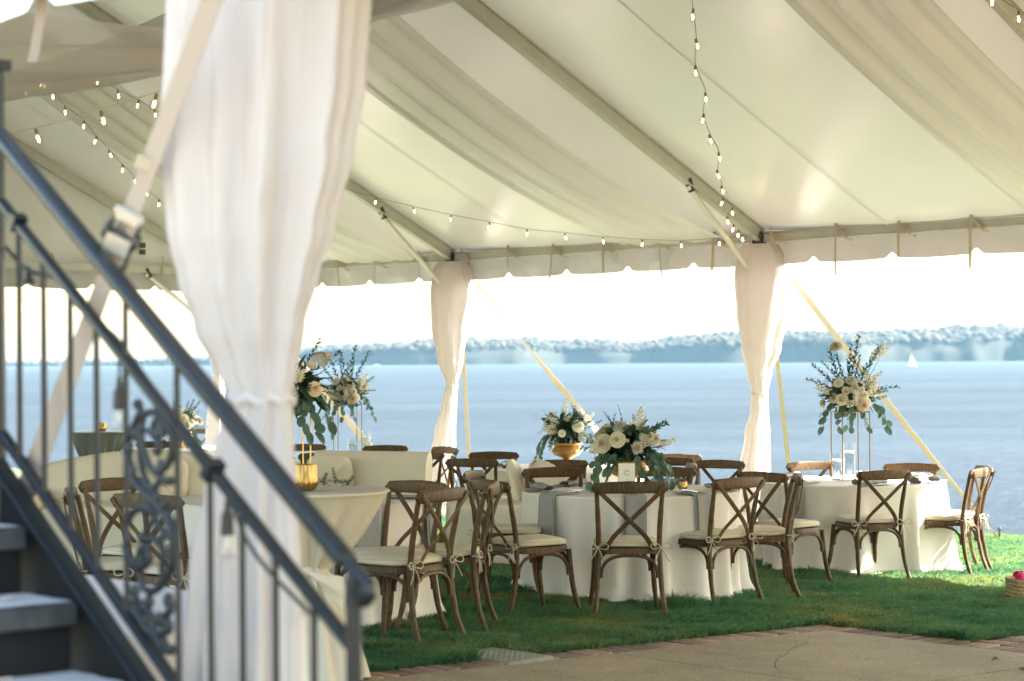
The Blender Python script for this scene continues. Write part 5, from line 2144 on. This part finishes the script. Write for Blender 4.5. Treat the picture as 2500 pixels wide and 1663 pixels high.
def rail_bar(name, pA, pB, t0, t1, w, hgt, mat, bev=0.006, par=None):
    a0, b0 = rail_t(*pA)
    a1, b1 = rail_t(*pB)
    sl_ = (b1 - b0) / (a1 - a0)
    P0, P1 = RP(t0, b0 + sl_ * (t0 - a0)), RP(t1, b0 + sl_ * (t1 - a0))
    ax = (P1 - P0).normalized()
    nn = ax.cross(pv3)
    if nn.z < 0:
        nn = -nn
    R = Matrix((ax, pv3, nn)).transposed()
    m = MB()
    m.box((P0 + P1) / 2, ((P1 - P0).length, w, hgt), R)
    o = m.obj(name, mat, par or stair)
    bevel(o, bev, 2)
    return o, lambda t_: b0 + sl_ * (t_ - a0)


TOPT = 1.655
_, fh = rail_bar('handrail', (880, 1412), (10, 345), 0.02, TOPT + .02, .05, .032, M['iron'], 0.010)
_, fm = rail_bar('mid_rail', (838, 1551), (5, 496), 0.01, TOPT, .032, .020, M['iron'], 0.004)
_, fb = rail_bar('bottom_rail', (400, 1629), (5, 1058), -0.25, TOPT, .032, .020, M['iron'], 0.004)


def fs_(t_):
    return fb(t_) - 0.10


m = MB()
P0, P1 = RP(-.35, fs_(-.35) - .12), RP(2.6, fs_(2.6) - .12)
ax = (P1 - P0).normalized()
nn = ax.cross(pv3)
if nn.z < 0:
    nn = -nn
Rst = Matrix((ax, pv3, nn)).transposed()
m.box((P0 + P1) / 2 + nn * .118 + pv3 * .018, ((P1 - P0).length, .060, .012), Rst)
str_ = bevel(m.obj('stringer', M['iron'], stair), .002, 1)
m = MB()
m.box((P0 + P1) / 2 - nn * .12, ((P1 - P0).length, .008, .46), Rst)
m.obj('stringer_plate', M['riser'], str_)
# handrail end scroll and newel
m = MB()
h0 = fh(0.0)
m.tube([RP(0.0, gz(*R0)), RP(0.0, h0 - .015)], 0.024, 4)
nw = m.obj('newel_post', M['iron'], stair)
bevel(nw, .003, 2)
m = MB()
pts = []
for i in range(26):
    a_ = i / 25 * 2.1 * pi
    r_ = .030 * (1 - .62 * i / 25)
    pts.append(RP(-.03 - r_ * sin(a_) * .9, h0 - .035 - .012 + r_ * cos(a_)))
m.tube([RP(0.02, fh(.02) + .001)] + pts, 0.013, 8, flat=(1.0, 1.5))
m.ball(RP(-.03, h0 - .045), .017, 10, 8)
m.obj('rail_scroll', M['iron'], stair)
m = MB()
t2, hh2 = TOPT + 0.02, fh(TOPT)
m.tube([RP(t2, .9), RP(t2, hh2 + .19)], .026, 4)
m.box(RP(t2, hh2 + .20), (.062, .062, .03), Matrix.Rotation(.85, 3, 'Z'))
m.obj('newel_post', M['iron'], stair)
# balusters: display x, and whether they run to the handrail
for dx, full in ((47, 0), (103, 0), (164, 0), (224, 0), (291, 1), (409, 1), (484, 0), (557, 0), (633, 0), (721, 0)):
    px = dx * 2500 / 2357
    t_, _h = rail_t(px, 1200)
    m = MB()
    top = fh(t_) - .012 if full else fm(t_) - .006
    if dx == 484:
        top = fm(t_)
    m.tube([RP(t_, fb(t_) - .02), RP(t_, top)], 0.0098, 4)
    m.obj('baluster', M['iron'], stair)
# a clamp on the middle rail
m = MB()
t_, _h = rail_t(*D(490, 1100))
m.box(RP(t_, fm(t_)), (.03, .045, .05), Rst)
m.obj('rail_clamp', M['iron'], stair)
t_, _h = rail_t(*D(40, 520))
m = MB()
m.box(RP(t_, fm(t_)), (.03, .042, .045), Rst)
m.obj('rail_clamp', M['iron'], stair)
# cast scroll panel, traced in the plane of the railing


def SCP(x, y, off=0.0):
    t_, h_ = rail_t(240 + x * 320 / 704.0, 950 + y * 713 / 1568.0)
    return RP(t_, h_, off)


strokes = [
    ([(212, 82), (228, 100), (226, 125), (245, 138), (290, 122), (330, 150), (385, 215), (402, 300), (385, 380), (350, 428), (310, 440), (278, 420), (258, 370), (240, 300), (233, 215), (246, 160)], .0095),
    ([(222, 128), (195, 190), (172, 240), (152, 290), (158, 360), (172, 430), (200, 500), (260, 560), (330, 630), (390, 730), (408, 830), (400, 930), (372, 1000), (330, 1062), (290, 1086), (250, 1072), (228, 1020), (232, 980)], .0115),
    ([(240, 212), (224, 280), (226, 380), (246, 470), (280, 528), (312, 522), (334, 472), (326, 430), (312, 445)], .0085),
    ([(160, 700), (200, 652), (260, 640), (305, 682), (300, 720)], .010),
    ([(142, 722), (158, 800), (150, 870), (188, 938), (240, 950), (276, 910), (266, 862), (232, 858), (220, 900), (240, 912)], .010),
    ([(300, 690), (262, 760), (242, 800), (290, 802), (330, 832), (350, 900), (340, 970), (345, 1040)], .009),
    ([(182, 1070), (200, 1130), (178, 1170), (230, 1232), (262, 1290), (312, 1330), (350, 1402), (390, 1400)], .011),
    ([(382, 1100), (390, 1180), (362, 1222), (380, 1290), (322, 1312), (300, 1270)], .010),
    ([(282, 1100), (268, 1180), (300, 1242), (290, 1300)], .008),
    ([(330, 150), (300, 190), (318, 240), (362, 232)], .010),
    ([(262, 220), (300, 250), (330, 300), (318, 340), (296, 326)], .009),
    ([(385, 495), (350, 490), (322, 455)], .010), ([(365, 620), (330, 640), (300, 670)], .010), ([(410, 830), (360, 780), (310, 700)], .008)]
for pts_, r_ in strokes:
    m = MB()
    cp_ = catmull([SCP(x, y) for x, y in pts_], 4)
    m.tube(cp_, [r_ * (0.65 + 0.5 * sin(pi * min(1, .15 + .8 * i / len(cp_)))) for i in range(len(cp_))], 7)
    m.obj('scroll', M['ironrough'], stair)
m = MB()
for x, y, r_ in ((212, 82, .014), (390, 1400, .015), (385, 495, .013), (365, 622, .013), (222, 1000, .013), (240, 800, .015), (318, 340, .011), (240, 912, .012), (312, 445, .012), (345, 1040, .012), (160, 705, .012), (300, 560, .013), (330, 810, .012)):
    m = MB()
    m.ball(SCP(x, y), r_, 9, 7)
    m.obj('scroll_knob', M['ironrough'], stair)
rs = random.Random(4)
for x, y, a_, l_ in ((165, 330, 1.6, .05), (180, 460, 1.2, .055), (200, 250, 2.0, .05), (300, 600, .6, .06), (370, 700, 1.2, .05), (395, 880, 1.5, .05), (200, 1100, 1.9, .05), (185, 1160, -.5, .05), (250, 1250, .6, .05), (300, 1320, .4, .05), (375, 1150, 1.7, .05), (378, 1260, -1.4, .05), (275, 1150, 1.6, .045), (350, 1380, .8, .05), (340, 420, 2.3, .045), (260, 650, .1, .05), (330, 200, -.8, .05), (225, 930, 2.5, .045), (240, 1180, 2.2, .05), (330, 1230, -1.0, .05)):
    c = SCP(x, y)
    d = (sv3 * -cos(a_) * .75 + Vector((0, 0, sin(a_)))).normalized()
    s_ = d.cross(pv3).normalized()
    m = MB()
    m.grid(lambda u, v: c + d * l_ * (v - .4) + s_ * .018 * sin(pi * v) ** .8 * cos(2 * pi * u) + pv3 * .010 * sin(pi * v) ** .8 * sin(2 * pi * u), 8, 7, closed=True)
    m.obj('cast_leaf', M['ironrough'], stair)
# treads and risers
RUN, RISE, T0, H0_ = .278, .180, 1.173, 1.075
for k in range(-4, 4):
    t_ = T0 + RUN * k
    h_ = H0_ + RISE * k
    if h_ < gz(*R0) + .02:
        continue
    W_ = 1.15
    tm = MB()
    cx = RP(t_ + (RUN + .03) / 2 - .015, h_ - .030, .035 + W_ / 2)
    Rt = Matrix((sv3, pv3, Vector((0, 0, 1)))).transposed()
    tm.box(cx, (RUN + .03, W_, .060), Rt)
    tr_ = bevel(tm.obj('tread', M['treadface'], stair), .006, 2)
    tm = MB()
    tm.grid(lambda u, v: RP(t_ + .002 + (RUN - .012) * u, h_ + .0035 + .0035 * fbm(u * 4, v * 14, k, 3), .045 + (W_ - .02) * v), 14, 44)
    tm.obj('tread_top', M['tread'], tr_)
    tm = MB()
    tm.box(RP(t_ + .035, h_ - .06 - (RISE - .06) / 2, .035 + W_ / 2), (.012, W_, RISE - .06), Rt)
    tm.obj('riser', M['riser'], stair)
lf = MB()
lp = RP(T0 + .12, H0_ + .012, .16)
lf.grid(lambda u, v: lp + sv3 * (.02 * (v - .5)) + pv3 * .05 * (u - .5) + Vector((0, 0, .006 * sin(4 * u))), 5, 3)
tag(lf.obj('fallen_leaf', M['peach']), 'small orange leaf lying on the middle stair tread', 'leaf')
# bulb string tied along the railing
cs = thing('festoon_lights', 'black festoon cord with clear pear bulbs hanging behind the stair railing', 'string lights', (0, 0, 0))
path = [D(-20, 560), D(40, 622), D(105, 640), D(150, 705), D(210, 752), D(247, 785), D(330, 900), D(400, 1000), D(470, 1075), D(496, 1140), D(560, 1280), D(700, 1430)]
pp = [(lambda q: RP(q[0], q[1], -.035))(rail_t(*p)) for p in path]
m = MB()
m.tube(catmull(pp, 5), .0055, 6)
m.obj('cord', M['black'], cs)
for (x0, y0, y1, y2, y3) in ((40, 612, 640, 655, 695), (247, 785, 895, 945, 993), (495, 1140, 1180, 1235, 1240)):
    q0, q1, q2, q3 = [(lambda q: RP(q[0], q[1], -.035))(rail_t(*D(x0, y))) for y in (y0, y1, y2, y3)]
    m = MB()
    m.tube([q0, q1], .004, 6)
    m.tube([q1 + Vector((0, 0, .03)), q1, q1 - Vector((0, 0, .005)), q2 + Vector((0, 0, .012)), q2], [.006, .009, .0145, .0165, .0165], 12)
    so_ = m.obj('socket', M['black'], cs)
    L_ = max(.05, (q2 - q3).length)
    if y3 - y2 < 10:
        L_ = .055
    m = MB()
    m.lathe([(.014, 0), (.015, -.15 * L_), (.020, -.5 * L_), (.023, -.75 * L_), (.017, -.93 * L_), (.001, -L_)], 14, q2)
    m.obj('bulb', M['bulbglass'], cs)
    m = MB()
    m.tube([q2 - Vector((0, 0, .1 * L_)), q2 - Vector((0, 0, .55 * L_))], .004, 6)
    m.obj('bulb_stem', M['wax'], cs)

# ================================================================== SMALL GROUND THINGS
g1 = G(1222, 1606)
ul = thing('utility_cover', 'worn square concrete lid set into the lawn beside the brick edge', 'cover', (g1.x, g1.y, g1.z), atan2(NV.y, NV.x))
m = MB()
m.box((0, 0, .004), (.34, .50, .03))
bevel(m.obj('lid', M['plate'], ul), .012, 2)
m = MB()
for i in range(-3, 4):
    for j in range(-5, 6):
        m.box((i * .042, j * .042, .020), (.018, .018, .004))
m.obj('tread_stud', M['plate'], ul)

g2 = G(2545, 1472)
bk = thing('basket', 'woven seagrass basket at the right edge of the lawn', 'basket', (g2.x, g2.y + .12, g2.z), 0.1)
m = MB()
for j in range(6):
    zz = .016 + .028 * j
    pts = []
    for i in range(49):
        th = 2 * pi * i / 48
        x, y = superell(th, .20, .15, .15, .35)
        k = 1 + .022 * sin(16 * th + pi * j)
        pts.append((x * k, y * k, zz))
    m.tube(pts, .016, 6)
    wv = m.obj('weave_course', M['basket'], bk)
    m = MB()
m.add([Vector((*superell(2 * pi * i / 30, .19, .14, .14, .35), .01)) for i in range(30)], [tuple(range(30))])
m.obj('basket_floor', M['basket'], bk)
PG = 'pink flip flop pairs standing in the basket'
for i in range(5):
    c = Vector((g2.x - .155 + .062 * i, g2.y + .05 + .03 * (i % 2), g2.z + .13))
    sh = thing('flip_flop', ['leftmost shiny pink sandal pair standing in the woven basket', 'shiny pink sandal pair second from left in the basket', 'middle pink sandal pair in the basket at the frame edge', 'fourth pink sandal pair from left in the basket', 'rightmost pink sandal pair in the basket'][i], 'sandal', c, .25, PG)
    m = MB()
    m.grid(lambda u, v: Vector((.024 * cos(2 * pi * u), .055 * sin(2 * pi * u) * (.8 + .2 * v), -.06 + .13 * v)), 18, 6, closed=True)
    m.obj('sole', M['pink'], sh)
    for j in range(3):
        m = MB()
        m.tube([(.012 * (j - 1), .062 * cos(pi * k / 12), .05 + .045 * sin(pi * k / 12)) for k in range(13)], .008, 6)
        m.obj('strap', M['pink'], sh)
dl = G(2432, 1614)
m = MB()
m.grid(lambda u, v: dl + Vector((.045 * (u - .5), .03 * (v - .5), .006 + .014 * sin(pi * u) * (.3 + v))), 7, 5)
tag(m.obj('fallen_leaf', M['deadleaf']), 'dark curled dead leaf lying on the patio at right', 'leaf')
dl = G(2500, 1638)
m = MB()
m.grid(lambda u, v: dl + Vector((.045 * (u - .5), .04 * (v - .5), .006 + .014 * sin(pi * v))), 7, 5)
tag(m.obj('fallen_leaf', M['deadleaf']), 'dark dead leaf at the bottom right corner of the patio', 'leaf')

# ================================================================== GRASS


def grass():
    N = 620000
    # more blades close to the camera: sample in the photograph's ground footprint
    z = 9.6 + (26.0 - 9.6) * rng.random(N * 2) ** 1.55
    x = (rng.random(N * 2) * 2 - 1) * (0.285 * z)
    # only right of the near drape, plus a band at left
    a = x * NV.x + z * NV.y
    b = x * DV.x + z * DV.y
    on = ~(((b > PB1 - .008) & (a < PA1 + .008)) | (b > PB2 - .012)) & (a < LAWN_A)
    lx = (x - ul.location.x)
    ly = (z - ul.location.y)
    la, lbb = lx * NV.x + ly * NV.y, lx * DV.x + ly * DV.y
    on &= ~((np.abs(la) < .17) & (np.abs(lbb) < .245))
    for c in (TC, TR, TL, TM, TA):
        on &= ((x - c.x) ** 2 + (z - c.y) ** 2) > .62
    x, z, a, b = x[on][:N], z[on][:N], a[on][:N], b[on][:N]
    n = len(x)
    cell = {}
    base = np.empty(n)
    # ground height by bilinear lookup
    gx = np.linspace(-8, 8, 161)
    gy = np.linspace(9, 27, 181)
    H = np.array([[lawn_h(px, py) for px in gx] for py in gy])
    fx = np.clip((x + 8) / .1, 0, 159.99)
    fy = np.clip((z - 9) / .1, 0, 179.99)
    ix, iy = fx.astype(int), fy.astype(int)
    tx, ty = fx - ix, fy - iy
    base = H[iy, ix] * (1 - tx) * (1 - ty) + H[iy, ix + 1] * tx * (1 - ty) + H[iy + 1, ix] * (1 - tx) * ty + H[iy + 1, ix + 1] * tx * ty
    clump = np.array([[fbm(px * 2.1, py * 2.8, 9.0, 3) for px in gx] for py in gy])
    cl = clump[iy, ix]
    h = (0.026 + 0.020 * rng.random(n)) * np.clip(1 + 1.9 * cl, .45, 2.2)
    edge = np.minimum(np.abs(b - PB1), np.abs(a - PA1))
    h = np.where(edge < .1, h * 1.35, h)
    th = rng.random(n) * 2 * pi
    lean = rng.normal(0, .95, (n, 2)) * h[:, None]
    lean[:, 0] += cl * .03 + .010
    w = 0.0024 + 0.0014 * rng.random(n)
    w = w * (0.75 + z / 28)
    dx, dy = np.cos(th) * w, np.sin(th) * w
    V = np.empty((n, 5, 3))
    V[:, 0] = np.stack([x - dx, z - dy, base - .004], 1)
    V[:, 1] = np.stack([x + dx, z + dy, base - .004], 1)
    V[:, 2] = np.stack([x + dx * .8 + lean[:, 0] * .35, z + dy * .8 + lean[:, 1] * .35, base + h * .6], 1)
    V[:, 3] = np.stack([x - dx * .8 + lean[:, 0] * .35, z - dy * .8 + lean[:, 1] * .35, base + h * .6], 1)
    V[:, 4] = np.stack([x + lean[:, 0], z + lean[:, 1], base + h], 1)
    i = np.arange(n) * 5
    T = np.concatenate([np.stack([i, i + 1, i + 2], 1), np.stack([i, i + 2, i + 3], 1), np.stack([i + 3, i + 2, i + 4], 1)])
    o = put('lawn_grass', mesh_np('lawn_grass', V.reshape(-1, 3), T, M['grass'], True))
    tag(o, 'dense green lawn grass under the tent', 'grass', kind='stuff')


grass()

# ================================================================== AIR
hz = MB()
hz.box((0, 1900, 28), (9000, 4400, 64))
hm_, t_, out_ = nodes('haze_air')
pv = new(t_, 'ShaderNodeVolumePrincipled')
pv.inputs['Color'].default_value = (0.42, 0.74, 1.0, 1)
pv.inputs['Density'].default_value = 0.000048
pv.inputs['Anisotropy'].default_value = 0.0
t_.links.new(pv.outputs[0], out_.inputs['Volume'])
tag(hz.obj('haze', hm_), kind='stuff')
